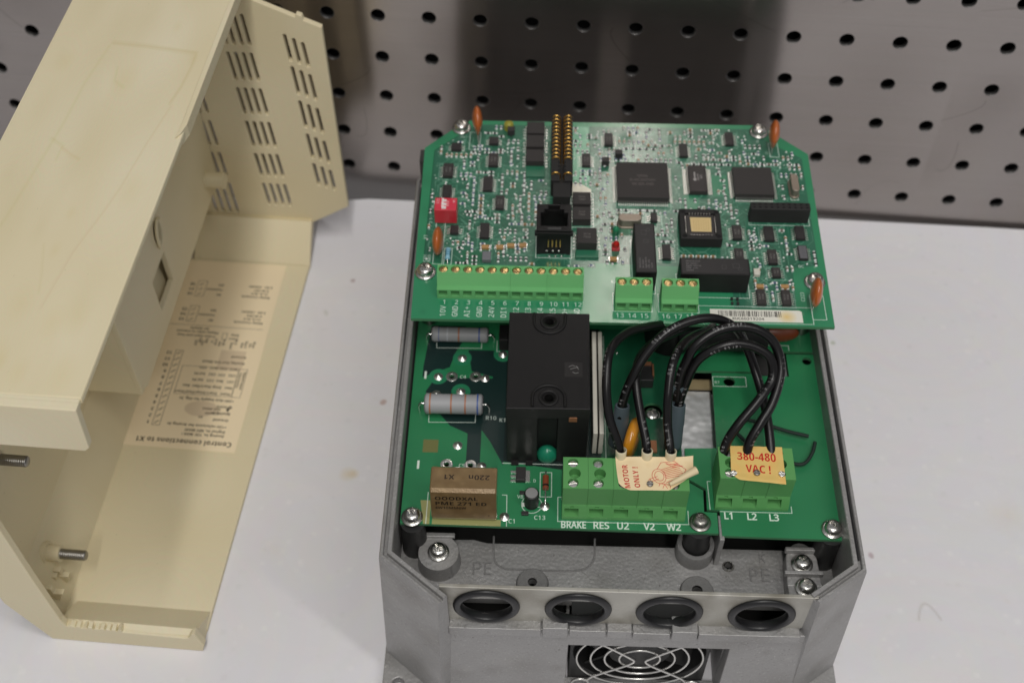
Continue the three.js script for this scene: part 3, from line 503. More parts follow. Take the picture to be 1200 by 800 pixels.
{ // solder joints and rivets on the left
  const pad = new THREE.LatheGeometry([[0, 1.1], [0.5, 1.0], [0.9, 0.55], [1.9, 0.12], [2.1, 0]].map((p) => new THREE.Vector2(...p)), 20);
  for (const [x, z] of [[-72.6, -5.3], [-82.8, 5.5], [-61.7, 5.9], [-72.2, 13.6], [-83.1, 15.3], [-72, 42.3], [-61.2, 52.6], [-54.1, -8], [-33.9, 71.5], [-50.6, 77]]) part('solder_joint', pad, M.lead, D, [x, 82, z]);
  const eye = new THREE.LatheGeometry([[1.2, 0], [1.2, 0.35], [2.6, 0.3], [2.7, 0]].map((p) => new THREE.Vector2(...p)), 24);
  for (const [x, z] of [[-66, 5.1], [-76.7, 5.4], [-76.2, 52.2], [-66, 52.4]]) part('eyelet', eye, M.lead, D, [x, 82, z]);
  const mini = new THREE.SphereGeometry(0.7, 10, 6); for (const [x, z] of [[-9, -13], [-5, -13], [-9, -8], [-5, -8], [-2, -10], [10, -5], [12, -2]]) part('solder_joint', mini, M.tin, D, [x, 82.2, z]);
}
// wirewound resistors
function powerResistor(x0, x1, y, z, bands, r) {
  const L = x1 - x0; const pr = [[0, 0], [r * 0.8, 0], [r, 0.9], [r, 2.6], [r * 0.95, 3.4], [r * 0.95, L - 3.4], [r, L - 2.6], [r, L - 0.9], [r * 0.8, L], [0, L]].map((p) => new THREE.Vector2(...p));
  const b = part('power_resistor', new THREE.LatheGeometry(pr, 36).rotateZ(-PI / 2).translate(x0, y, z), std(lin(0.33, 0.335, 0.345), 0.5), D);
  for (const [t, c] of bands) part('colour_band', T(new THREE.CylinderGeometry(r * (t < 0.12 || t > 0.88 ? 1.012 : 0.965), r * (t < 0.12 || t > 0.88 ? 1.012 : 0.965), 0.7, 36, 1, true).rotateZ(PI / 2), x0 + t * L, y, z), std(c, 0.5), b);
  for (const [a, s] of [[x0, -1], [x1, 1]]) part('lead', tube([[a, y, z], [a + s * 1.6, y, z], [a + s * 2.6, y - 2, z], [a + s * 2.4, 81, z]], 0.5, 20, 8), M.tin, b);
}
const or = lin(0.36, 0.15, 0.08), bl = lin(0.05, 0.10, 0.30), yl = lin(0.5, 0.4, 0.12);
powerResistor(-87, -61, 86.2, -15.6, [[0.12, bl], [0.28, lin(0.42, 0.44, 0.46)], [0.48, or], [0.84, bl]], 3.5);
powerResistor(-87.2, -61.6, 88.4, 25, [[0.1, or], [0.46, or], [0.7, or], [0.91, bl]], 4.6);
// big black relay
{
  const m = M.black, yt = 121.5;
  const b = part('power_relay', [
    slab([[-50.7, -0.4], [-16.4, -0.4], [-16.5, 49.6], [-50.5, 50]], 114.6, yt, [circ(-33.5, -4.6, 2.3), circ(-33.3, -44.4, 2.3)], 0.35),
    box(-50.4, -37.6, 82.1, 114.7, 30, 49.8, 0.3), box(-29.4, -16.7, 82.1, 114.7, 30, 49.4, 0.3), box(-50.2, -16.7, 82.1, 114.7, 0, 31, 0.3), box(-37.7, -29.3, 86, 114.7, 30, 45, 0.3)], m, D);
  const ring = new THREE.LatheGeometry([[2.3, -4], [2.3, 0.7], [3.8, 0.7], [4.1, 0.4], [4.1, -0.2]].map((p) => new THREE.Vector2(...p)), 32);
  for (const [z, s] of [[4.6, 1], [44.4, -1]]) {
    part('mounting_ring', T(ring.clone(), -33.4, yt, z), m, b);
    const arc = []; for (let k = 0; k <= 20; k++) { const a = k / 20 * PI; arc.push([-33.4 + 6.6 * Math.cos(a), yt + 0.2, z + s * 6.2 * Math.sin(a)]); } arc.unshift([-26.8, yt + 0.2, z - s * 4.4]); arc.push([-40, yt + 0.2, z - s * 4.4]);
    part('moulded_ridge', tube(arc, 0.65, 60, 8), m, b);
  }
  part('guide_pin', T(new THREE.SphereGeometry(4.5, 28, 16).scale(1, 1.15, 0.8), -33.3, 84.5, 47.4), std(lin(0.012, 0.20, 0.11), 0.25), b);
  const mk = canvasTex(128, 128, (g) => { g.fillStyle = '#131212'; g.fillRect(0, 0, 128, 128); g.strokeStyle = 'rgba(150,148,146,0.8)'; g.lineWidth = 5; g.beginPath(); g.moveTo(30, 40); g.lineTo(56, 26); g.lineTo(76, 34); g.moveTo(40, 60); g.lineTo(96, 40); g.moveTo(84, 30); g.lineTo(100, 62); g.moveTo(56, 84); g.lineTo(76, 96); g.lineTo(100, 88); g.stroke(); });
  part('marking', planUV(slab([[-27, 26], [-19.6, 26], [-19.6, 33.6], [-27, 33.6]], yt, yt + 0.05), -27, -19.6, 26, 33.6), std(0xffffff, 0.45, 0, { map: mk }), b);
  part('trim_tab', box(-25, -21.6, 112.4, 115.6, 49.3, 49.8, 0.2), M.copper, b);
  part('terminal_tab', [box(-48.6, -45.4, 82.2, 83, 49.6, 52), box(-42.4, -39.4, 82.2, 83, 49.6, 52)], M.black, b);
}
for (const x of [-13.2, -10.6]) part('separator_strip', [box(x - 0.95, x + 0.95, 82.1, 97.6, -10, 45, 0.35)], M.boneplate, D);
// foil capacitor with printed case
{
  const fc = canvasTex(768, 1024, (g, w, h) => {
    g.fillStyle = 'rgb(126,102,66)'; g.fillRect(0, 0, w, h);
    for (let i = 0; i < 120; i++) { const x = rnd() * w, y = rnd() * h, s = 20 + rnd() * 90; const gr = g.createRadialGradient(x, y, 0, x, y, s); const d = rnd() < 0.5 ? '112,84,48' : '178,150,106'; gr.addColorStop(0, `rgba(${d},0.22)`); gr.addColorStop(1, `rgba(${d},0)`); g.fillStyle = gr; g.fillRect(x - s, y - s, 2 * s, 2 * s); }
    g.fillStyle = 'rgba(44,30,16,0.95)'; g.save(); g.translate(w, 420); g.rotate(PI); g.font = 'bold 112px sans-serif'; g.fillText('220n', 80, 256); g.fillText('X1', 490, 256); g.restore();
    g.fillStyle = 'rgba(18,12,6,0.95)'; g.font = 'bold 92px sans-serif'; g.save(); g.translate(50, 590); g.scale(1.15, 1); g.fillText('OOODXAL', 0, 0); g.restore(); g.save(); g.translate(50, 690); g.scale(1.2, 1); g.fillText('PME 271 ED', 0, 0); g.restore(); g.font = 'bold 62px sans-serif'; g.fillText('4W10MM6W', 50, 768); g.font = '46px sans-serif'; g.fillText('2', 660, 900);
  });
  const g = along([[65.4, 82.1], [65.4, 101.2], [66.6, 102.6], [76.4, 102.6], [77.8, 101.4], [79.6, 84.6], [79.2, 83]], -80.6, -53.6, 0.6);
  const p = g.attributes.position, n = g.attributes.normal, u = new Float32Array(p.count * 2);
  for (let i = 0; i < p.count; i++) { u[2 * i] = (p.getX(i) + 80.6) / 27; u[2 * i + 1] = p.getY(i) > 101.0 ? 1 - (p.getZ(i) - 65.4) / 12.4 * 0.43 : 0.57 - (101 - p.getY(i)) / 18.9 * 0.57; }
  g.setAttribute('uv', new THREE.BufferAttribute(u, 2));
  part('foil_capacitor', g, phys(0xffffff, 0.3, 0.25, { map: fc, clearcoat: 1, clearcoatRoughness: 0.12, bumpMap: fine, bumpScale: 0.00008 }), D);
}
{ // small parts beside it
  const reg = part('transistor', box(-46.4, -42.2, 82.3, 84.6, 54, 60.6, 0.3), M.chipSmall, D);
  part('lead', [0, 1, 2].map((k) => box(-48.6, -46.3, 82, 82.5, 54.8 + k * 2.2, 55.7 + k * 2.2)), M.tin, reg); part('heat_tab', box(-42.2, -40.4, 82, 82.6, 54.6, 60), M.tin, reg);
  const ec = part('electrolytic_capacitor', new THREE.LatheGeometry([[0, 0], [3.0, 0], [3.1, 0.6], [2.8, 1.3], [3.1, 2], [3.1, 8.2], [2.7, 8.7], [0, 8.7]].map((p) => new THREE.Vector2(...p)), 30).translate(-39.5, 82, 70.6), M.fanBlack, D);
  part('can_top', T(cyl(2.5, 2.5, 0.2, 28), -39.5, 90.75, 70.6), M.lead, ec); part('band', new THREE.CylinderGeometry(3.13, 3.13, 6, 20, 1, true, 3.6, 0.9).translate(-39.5, 87, 70.6), std(lin(0.4, 0.4, 0.42), 0.5), ec);
  const di = part('diode', cyl(1.35, 1.35, 6.2, 20).rotateX(PI / 2).translate(-33.7, 83.6, 61), std(lin(0.24, 0.06, 0.025), 0.3), D);
  part('band', new THREE.CylinderGeometry(1.38, 1.38, 0.9, 20, 1, true).rotateX(PI / 2).translate(-33.7, 83.6, 62.7), M.black, di);
  part('lead', [tube([[-33.7, 83.6, 58], [-33.7, 83.6, 55.5], [-33.7, 82, 54.6]], 0.35, 12, 8), tube([[-33.7, 83.6, 64], [-33.7, 83.4, 69], [-33.8, 82.2, 71.4]], 0.35, 12, 8)], M.tin, di);
  part('small_diode', box(-43.6, -40.6, 82, 83.1, 74.6, 76.4, 0.2), M.chipSmall, D); part('small_diode', box(-44.6, -42, 82, 83, 64.8, 66.4, 0.2), M.chipSmall, D);
  part('small_relay', box(-56, -51.6, 82, 90, -19, -10, 0.4), M.black, D);
  const ib = part('insulated_block', box(6, 13.6, 82, 88, -0.5, 9.5, 0.4), M.fanBlack, D); part('copper_clip', [box(7, 12.8, 88, 88.7, -0.4, 1.4), box(12.9, 13.9, 82.5, 88, 0.2, 7)], M.copper, ib);
  screw(13, 78.2, 22, 0.7, false, D, M.screw);
  part('copper_clip', box(8, 14, 82, 83, 38, 44), M.copper, D);
  const disc = part('varistor', new THREE.LatheGeometry([[0, -2.5], [6.6, -2.5], [8.3, -1.9], [9.1, -0.7], [9.1, 0.7], [8.3, 1.9], [6.6, 2.5], [0, 2.5]].map((p) => new THREE.Vector2(...p)), 44).rotateZ(PI / 2).rotateY(-0.32).translate(2.6, 92.4, 43.4), M.orangeDisc, D);
  part('lead', [tube([[3.2, 84, 39], [3.2, 81.9, 38]], 0.4, 4, 8), tube([[3.2, 84, 44], [3.2, 81.9, 45]], 0.4, 4, 8)], M.tin, disc);
}
// power terminals
const tsHead = slotHead(1.9);
function crossRecess(x0, pitch, n, top, zTop, zBack, step) {
  return along([[zBack, 82.1], [zBack, top], [zTop, top], [zTop - 0.1, step + 0.4], [zTop + 0.3, step - 0.3], [zTop + 2.2, 84.2], [zTop + 2.2, 82.1]], x0, x0 + n * pitch, 0.15);
}
function powerTerminals(x0, n, zBack, zTop, top, step, hidden) {
  const pitch = 10.16;
  let b = new Brush(prep(crossRecess(x0, pitch, n, top, zTop, zBack, step))); b.updateMatrixWorld();
  const cut = (g) => { const c = new Brush(prep(g)); c.updateMatrixWorld(); b = ev.evaluate(b, c, SUBTRACTION); };
  for (let k = 0; k < n; k++) {
    const x = x0 + (k + 0.5) * pitch - 1.0;
    cut(T(cyl(2.15, 2.15, 4, 24), x, top, zBack + 2.6)); cut(T(cyl(2.15, 2.15, 4, 24), x, top, zTop - 2.7)); cut(T(cyl(2.5, 2.3, 9, 24), x + 0.7, top, zBack + 7.7));
    cut(cbox(x - 0.2, 86.4, zTop - 2, 5.8, 4.2, 16)); cut(cbox(x, 89.1, zTop + 0.2, 1.6, 0.9, 1.6));
    if (k > 0) cut(cbox(x0 + k * pitch, top, (zBack + zTop) / 2, 0.22, 1.0, zTop - zBack + 4)), cut(cbox(x0 + k * pitch, (top + step) / 2, zTop, 0.22, top - step + 2, 0.7));
  }
  const t = part('power_terminal_block', toCreasedNormals(b.geometry, 0.5), M.greenPower, D);
  for (let k = 0; k < n; k++) { const x = x0 + (k + 0.5) * pitch - 1.0; part('terminal_screw', tsHead, M.lead, t, [x, top - 1.9, zBack + 2.6], rr(0, 3)); part('terminal_screw', tsHead, M.lead, t, [x, top - 1.9, zTop - 2.7], rr(0, 3)); part('wire_clamp', cbox(x - 0.2, 84.8, zTop - 5.5, 4.6, 0.5, 3), M.lead, t); }
  return t;
}
powerTerminals(-26.9, 5, 60.6, 75.4, 103, 90);
powerTerminals(36.6, 3, 53.8, 69.0, 103, 89.5);

const tsTip = slotHead(1.35);
// --- paper stickers on the power terminals
function sheet(corner, bend, nx = 28, ny = 18) { // corner(u, v) -> [x, z], bend(u, v) -> y
  const g = new THREE.PlaneGeometry(1, 1, nx, ny), p = g.attributes.position;
  for (let i = 0; i < p.count; i++) { const u = p.getX(i) + 0.5, v = 0.5 - p.getY(i); const c = corner(u, v); p.setXYZ(i, c[0], bend(u, v), c[1]); }
  g.computeVertexNormals(); return g;
}
{
  const st1 = canvasTex(1024, 512, (g, w, h) => {
    g.fillStyle = 'rgb(236,214,172)'; g.fillRect(0, 0, w, h);
    for (let i = 0; i < 40; i++) { const x = rnd() * w, y = rnd() * h, s = 30 + rnd() * 90; const gr = g.createRadialGradient(x, y, 0, x, y, s); gr.addColorStop(0, 'rgba(222,192,140,0.25)'); gr.addColorStop(1, 'rgba(222,192,140,0)'); g.fillStyle = gr; g.fillRect(x - s, y - s, 2 * s, 2 * s); }
    g.fillStyle = 'rgb(190,40,34)'; g.font = 'bold 100px sans-serif';
    g.save(); g.translate(150, 476); g.rotate(-PI / 2); g.fillText('MOTOR', 0, 0); g.restore(); g.save(); g.translate(285, 466); g.rotate(-PI / 2); g.fillText('ONLY !', 0, 0); g.restore();
    g.strokeStyle = 'rgb(200,56,50)'; g.lineWidth = 7; const L = (...p) => { g.beginPath(); p.forEach(([x, y], i) => (i ? g.lineTo(x, y) : g.moveTo(x, y))); g.stroke(); };
    g.beginPath(); g.ellipse(560, 290, 90, 110, -0.25, 0, 7); g.stroke(); g.beginPath(); g.ellipse(565, 285, 60, 74, -0.25, 0, 7); g.stroke();
    L([430, 330], [540, 290]); L([434, 372], [552, 330]); g.beginPath(); g.ellipse(430, 351, 12, 22, 0, 0, 7); g.stroke();
    for (let k = 0; k < 7; k++) L([600 + k * 8, 190 + k * 22], [820 + k * 14, 110 + k * 26]);
    L([545, 180], [600, 80], [780, 60], [930, 190], [880, 280], [640, 390]); L([660, 90], [880, 130], [760, 150], [660, 90]); g.fillStyle = 'rgba(205,60,60,0.5)'; g.beginPath(); g.moveTo(680, 120); g.lineTo(800, 88); g.lineTo(830, 104); g.fill();
    L([540, 440], [560, 400], [700, 420], [690, 470]); L([590, 470], [620, 410], [655, 470]);
  });
  const m1 = std(0xffffff, 0.6, 0, { map: st1 });
  const c1 = (u, v) => { const cut = Math.max(0, v - (0.98 - Math.max(0, (u - 0.66)) * 1.3)); const r = Math.max(0, 0.16 - u) / 0.16; const vv = Math.min(v, 1 - 0.22 * r * r) ; const x = -5.6 + u * 31.6 + vv * 1.6 * (1 - u) - Math.sin(vv * 3) * 0.3, z = 60.2 + vv * 16.0 - u * 0.6; return cut > 0 ? [x - cut * 2, z - cut * 16] : [x, z]; };
  const s = part('warning_sticker', sheet(c1, (u, v) => 103.25 + 0.25 * noise.noise(u * 4, v * 3, 1) + (u > 0.8 ? (u - 0.8) * (u - 0.8) * 28 : 0) + (v < 0.1 ? (0.1 - v) * 4 : 0)), m1, D);
  s.userData.label = 'curled cream sticker with a red motor sketch and the words MOTOR ONLY !';
  { const q = new THREE.CylinderGeometry(1.7, 0.8, 12.6, 20); q.applyQuaternion(new THREE.Quaternion().setFromUnitVectors(new THREE.Vector3(0, 1, 0), new THREE.Vector3(10.6, 1.3, -6).normalize())); part('curled_corner', q.translate(21.2, 105.4, 70.4), std(lin(0.70, 0.58, 0.36), 0.6), s); }
  part('screw_tip', tsTip.clone().translate(8.0, 103.3, 72.8), M.screwDark, s);
  const st2 = canvasTex(768, 512, (g, w, h) => {
    g.fillStyle = 'rgb(222,188,110)'; g.fillRect(0, 0, w, h);
    for (let i = 0; i < 60; i++) { const x = rnd() * w, y = rnd() * h, s = 20 + rnd() * 80; const gr = g.createRadialGradient(x, y, 0, x, y, s); const d = rnd() < 0.5 ? '238,180,100' : '214,190,110'; gr.addColorStop(0, `rgba(${d},0.3)`); gr.addColorStop(1, `rgba(${d},0)`); g.fillStyle = gr; g.fillRect(x - s, y - s, 2 * s, 2 * s); }
    g.fillStyle = 'rgb(192,36,20)'; g.textAlign = 'center'; g.font = 'bold 158px sans-serif'; g.fillText('380-480', w / 2 - 6, 210, 660); g.font = 'bold 150px sans-serif'; g.fillText('VAC !', w / 2 + 10, 384, 480);
  });
  const c2 = (u, v) => [41.7 + u * 21.2 - v * 0.7 * (1 - u) - v * 0.2 * u, 53.4 + v * (16.0 + u * 1.9 - (u < 0.15 ? (0.15 - u) * 14 : 0)) + u * 0.1];
  const s2 = part('warning_sticker', sheet(c2, (u, v) => 103.3 + 0.22 * noise.noise(u * 5, v * 4, 4) + (v > 0.85 ? (v - 0.85) * 3 : 0) - (v > 0.93 ? (v - 0.93) * 6 : 0)), std(0xffffff, 0.6, 0, { map: st2 }), D);
  s2.userData.label = 'yellow sticker printed 380-480 VAC ! in red';
  part('screw_tip', tsTip.clone().translate(51.4, 103.3, 66.4), M.screwDark, s2);
  for (const [x, z] of [[61.4, 66.8], [42, 66.9]]) part('screw_tip', tsTip.clone().translate(x, 103.3, z), M.lead, s2);
}
// --- cables
const printing = canvasTex(2048, 128, (g, w, h) => {
  g.fillStyle = 'rgb(13,12,13)'; g.fillRect(0, 0, w, h);
  g.strokeStyle = 'rgba(165,165,165,0.85)'; g.lineWidth = 2; // worn, unreadable print
  for (let b = 0; b < 3; b++) { let x = 60 + b * 690; const n = 9 + Math.floor(rnd() * 5); for (let k = 0; k < n; k++) { if (rnd() < 0.18) { x += 26; continue; } for (let s = 0; s < 3; s++) { g.beginPath(); g.moveTo(x + rnd() * 18, 54 + rnd() * 22); g.lineTo(x + rnd() * 18, 54 + rnd() * 22); g.stroke(); } if (rnd() < 0.4) g.strokeRect(x, 56, 8 + rnd() * 6, 14 * (rnd() < 0.5 ? 0.5 : 1)); x += 32; } }
});
printing.rotation = 0;
const cableMat = phys(0xffffff, 0.33, 0, { map: printing, specularIntensity: 0.8 });
function cable(pts, r = 2.05, roll = 0) {
  const g = tube(pts, r, 140, 18); const L = new THREE.CatmullRomCurve3(pts.map((p) => new THREE.Vector3(...p)), false, 'centripetal').getLength();
  const u = g.attributes.uv; for (let i = 0; i < u.count; i++) u.setXY(i, u.getX(i) * L / 100, u.getY(i) + roll);
  return part('cable', g, cableMat, D);
}
for (const x of [-3.4, 7.2, 16.9]) part('ferrule', new THREE.LatheGeometry([[1.6, 0], [2.0, 0], [2.3, 6], [2.35, 7.2], [1.9, 7.2]].map((p) => new THREE.Vector2(...p)), 24).rotateX(-0.25).translate(x, 99.5, 60.6), M.cream, D);
cable([[-3.4, 101, 60], [-4.4, 107, 57.2], [-8.6, 116.5, 50], [-10.3, 127.7, 40], [-8.8, 132.4, 28], [-1.2, 127.4, 14.5], [8, 120, 5], [22, 108, -8], [40, 100, -22]], 1.85, 0.1);
cable([[7.2, 101, 60], [7.0, 106, 56], [4.6, 113, 47], [2.4, 120.5, 36], [3.4, 122, 25.5], [9, 116.5, 12.5], [20, 109.5, 0], [34, 100, -14]], 1.85, 0.35);
cable([[16.9, 101, 60], [16.6, 106, 57.2], [15.4, 112, 50], [14.9, 123.7, 42], [16.6, 130.3, 32], [22, 128.4, 20], [34, 117.5, 4], [46, 104, -14]], 1.85, 0.2);
cable([[-3.4, 104.5, 41], [-2.0, 114.6, 37.6], [1.2, 123.6, 33.4], [5.8, 130.6, 28], [13.1, 137.0, 22.4], [24.2, 139.6, 17.2], [33.9, 138.0, 14.6], [43.4, 131.7, 14.4], [49.4, 121.5, 17], [54, 112.6, 24.4], [56.6, 108.8, 36], [57.9, 105.5, 47], [58.6, 101, 57]], 1.95, 0.15);
cable([[20.2, 108, 34], [20.9, 119.3, 30.2], [22.5, 125.5, 28], [25.9, 132.4, 24.4], [33.3, 136.7, 20.6], [41.1, 138.1, 18.8], [50.4, 136.9, 18.8], [58.2, 131.6, 21.4], [61.6, 124.0, 28.6], [58.4, 116.2, 40], [53.4, 111.9, 47.6], [49.4, 106.2, 53], [48.2, 100, 57.4]], 2.0, 0.12);
cable([[20.8, 99, 37], [21.6, 106.6, 34.2], [23.3, 114.8, 31.2], [27.2, 126.4, 27.6], [33.5, 131.9, 25.6], [41.4, 134.1, 24.4], [49.7, 132.5, 24.4], [56.6, 128.4, 26.8], [58.2, 122.0, 32], [52.2, 118.5, 41], [44.6, 112.4, 48.4], [40.2, 106, 53], [38.6, 100, 57]], 2.0, 0.3);
{ // insulated push-on connectors
  const sleeve = (a, b) => { const A = new THREE.Vector3(...a), B = new THREE.Vector3(...b); const L = A.distanceTo(B); const g = new THREE.LatheGeometry([[2.3, 0], [3.6, 0.3], [3.9, 2], [3.5, L * 0.5], [3.6, L * 0.56], [3.1, L - 0.3], [2.5, L], [2.2, L - 1]].map((p) => new THREE.Vector2(...p)), 28).scale(1, 1, 0.75); g.applyQuaternion(new THREE.Quaternion().setFromUnitVectors(new THREE.Vector3(0, 1, 0), B.sub(A).normalize())); return g.translate(...a); };
  part('push_on_connector', sleeve([-3.6, 87, 43.4], [-2.6, 110.5, 39.2]), M.sheath, D);
  part('push_on_connector', sleeve([20.3, 95, 33.4], [20.8, 115, 31.4]), M.sheath, D);
  part('push_on_connector', sleeve([20.6, 83, 41.6], [21.2, 106.5, 35.2]), M.sheath, D);
}
const stripTone = lin(0.006, 0.018, 0.012);  // green-black colour of two thin strips lying over the input board
part('dark_strip', tube([[52, 84, 26], [62, 84.5, 29.5], [70.5, 85, 33], [79.5, 85, 35.4]], 0.8, 30, 8).scale(1, 1, 1), std(stripTone, 0.7), D);
part('dark_strip', tube([[48, 84, 33], [57, 84, 43], [66, 84, 47], [75.5, 84.6, 49.4], [80, 85.5, 44], [81.6, 86, 39]], 0.8, 40, 8), std(stripTone, 0.7), D);

// --- control board
STAGE.k = 1.0377; STAGE.off = [1.46, -19.7, -12.5];
const CX0 = -93.5, CX1 = 86.5, CZ0 = -113, CZ1 = 11.5;
const outlineC = [[-91.6, 11.2], [84.8, 11.2], [86.2, -93], [73, -105.6], [66, -112.4], [-72.6, -112.4], [-78, -109], [-93.4, -92.6]];
// footprints that keep small parts away: [x, z, half width, half depth]
const keep = [];
const block = (x, z, w, d, m = 0.8) => keep.push([x, z, w / 2 + m, d / 2 + m]);
const chips = []; // [x, z, w, d, h, pins side, mark]
for (const [x, z, w, d, mark] of [
  [-78.4, -92.4, 4.6, 4.9, 0], [-61, -97, 4.3, 5, 0], [-60.7, -84, 4.3, 8.6, 1], [-81.3, -76.5, 4.6, 8.8, 1], [-62.6, -68.2, 4.3, 9.3, 0], [-81, -62.6, 3.9, 8.4, 0],
  [-17.6, -85, 3.9, 8.5, 1], [-6.9, -99.3, 3.9, 8.4, 1], [-76.2, -39, 3.6, 5, 0], [-56.7, -56.3, 3.8, 8.4, 1], [-62.8, -38.7, 4.1, 9.0, 0], [27.9, -92.7, 3.8, 8.8, 0], [50, -101.2, 3.8, 8.6, 0],
  [16.9, -28.2, 3.6, 8.6, 0], [12.3, -48.9, 2.8, 5.4, 0], [48.5, -40.6, 4, 8.4, 1], [62.5, -40.2, 4.2, 8.6, 0], [76.2, -41.1, 4, 8, 0], [76.1, -29.2, 3.8, 8, 2], [62.6, -26.4, 3.9, 8.4, 1], [48.3, -27.6, 3.8, 6.8, 1], [63.3, -17.4, 3.6, 5.6, 1], [55.5, -3.3, 3.8, 8.4, 1], [66, -3.3, 3.8, 8.4, 1]]) { chips.push([x, z, w, d, mark]); block(x, z, w + 3.4, d); }
for (const z of [-103.7, -94, -83.8]) block(-41.4, z, 12, 9);
block(-29, -84, 9, 57); block(-80, -46, 12, 11); block(-32.4, -32, 17, 20); block(-20, -52.6, 10, 18); block(-17.8, -31, 12, 15); block(7.9, -70, 28, 28); block(33.2, -72, 15, 18); block(58.2, -71, 22, 22); block(76.7, -69, 5, 14); block(32, -40, 20, 22);
block(1.3, -45.6, 11, 7); block(6.3, -20, 11, 34); block(35.4, -8, 31, 16); block(66.4, -49.8, 28, 7); block(-5.2, -31, 4, 7); block(-78.3, -24, 5, 10); block(-61.2, -23, 5, 7); block(-82.9, -30, 4, 22); block(70, -96, 5, 12); block(79, 0, 6, 14); block(-77, -106, 12, 12); block(-70, -104, 5, 14); block(65, -106, 12, 12); block(-87.5, -14, 12, 12); block(79.5, -14, 13, 12);
block(-19, -62, 10, 12); block(-53, -103.8, 4, 5); block(-53, -108, 0, 0);
const free = (x, z, w, d) => keep.every(([kx, kz, hw, hd]) => Math.abs(x - kx) > hw + w / 2 || Math.abs(z - kz) > hd + d / 2);
const inside = (x, z) => { if (x < -88 || x > 82.5 || z < -108.5) return false; if (z > (x < -14 ? -19.5 : x < 36 ? -22 : x < 44 ? -19 : 0.2)) return false; if (x < -70 && -z > 108 - (-70 - x) * 0.9) return false; if (x > 60 && -z > 101 - (x - 60) * 0.42) return false; if (x > 60 && z > -22 && x > 71) return false; if (x > -8 && x < 36 && z > -34 && x > 20.5 && z < -30) return true; return true; };
const spots = []; // [x, z, turned, kind]
{
  const tryAt = (x, z, turned, kind) => { const w = turned ? 1.4 : 2.3, d = turned ? 2.3 : 1.4; if (!inside(x, z) || !free(x, z, w, d)) return; for (const s of spots) { const sw = s[2] ? 1.4 : 2.3, sd = s[2] ? 2.3 : 1.4; if (Math.abs(s[0] - x) < (w + sw) / 2 + 0.3 && Math.abs(s[1] - z) < (d + sd) / 2 + 0.3) return; } spots.push([x, z, turned, kind]); };
  for (let c = 0; c < 220; c++) { // short tidy rows, as on a real board
    const x0 = rr(-88, 82), z0 = rr(-109, 0), turned = rnd() < 0.68, alongX = rnd() < 0.6, n = 2 + Math.floor(rnd() * 6), kind = rnd();
    const step = (alongX ? (turned ? 2.25 : 3.2) : (turned ? 3.2 : 2.25));
    for (let k = 0; k < n; k++) tryAt(x0 + (alongX ? k * step : 0), z0 + (alongX ? 0 : k * step), turned, kind < 0.7 ? kind : rnd());
  }
  for (let c = 0; c < 2400; c++) { const turned = rnd() < 0.6; tryAt(Math.round(rr(-88, 82) / (turned ? 2.25 : 3.2)) * (turned ? 2.25 : 3.2), Math.round(rr(-109, 0) / (turned ? 3.2 : 2.25)) * (turned ? 3.2 : 2.25), turned, rnd()); }
}
const vias = []; for (let i = 0; i < 1500; i++) { const x = rr(-88, 82), z = rr(-109, 1); if (inside(x, z) && free(x, z, 0.2, 0.2)) vias.push([x, z]); }
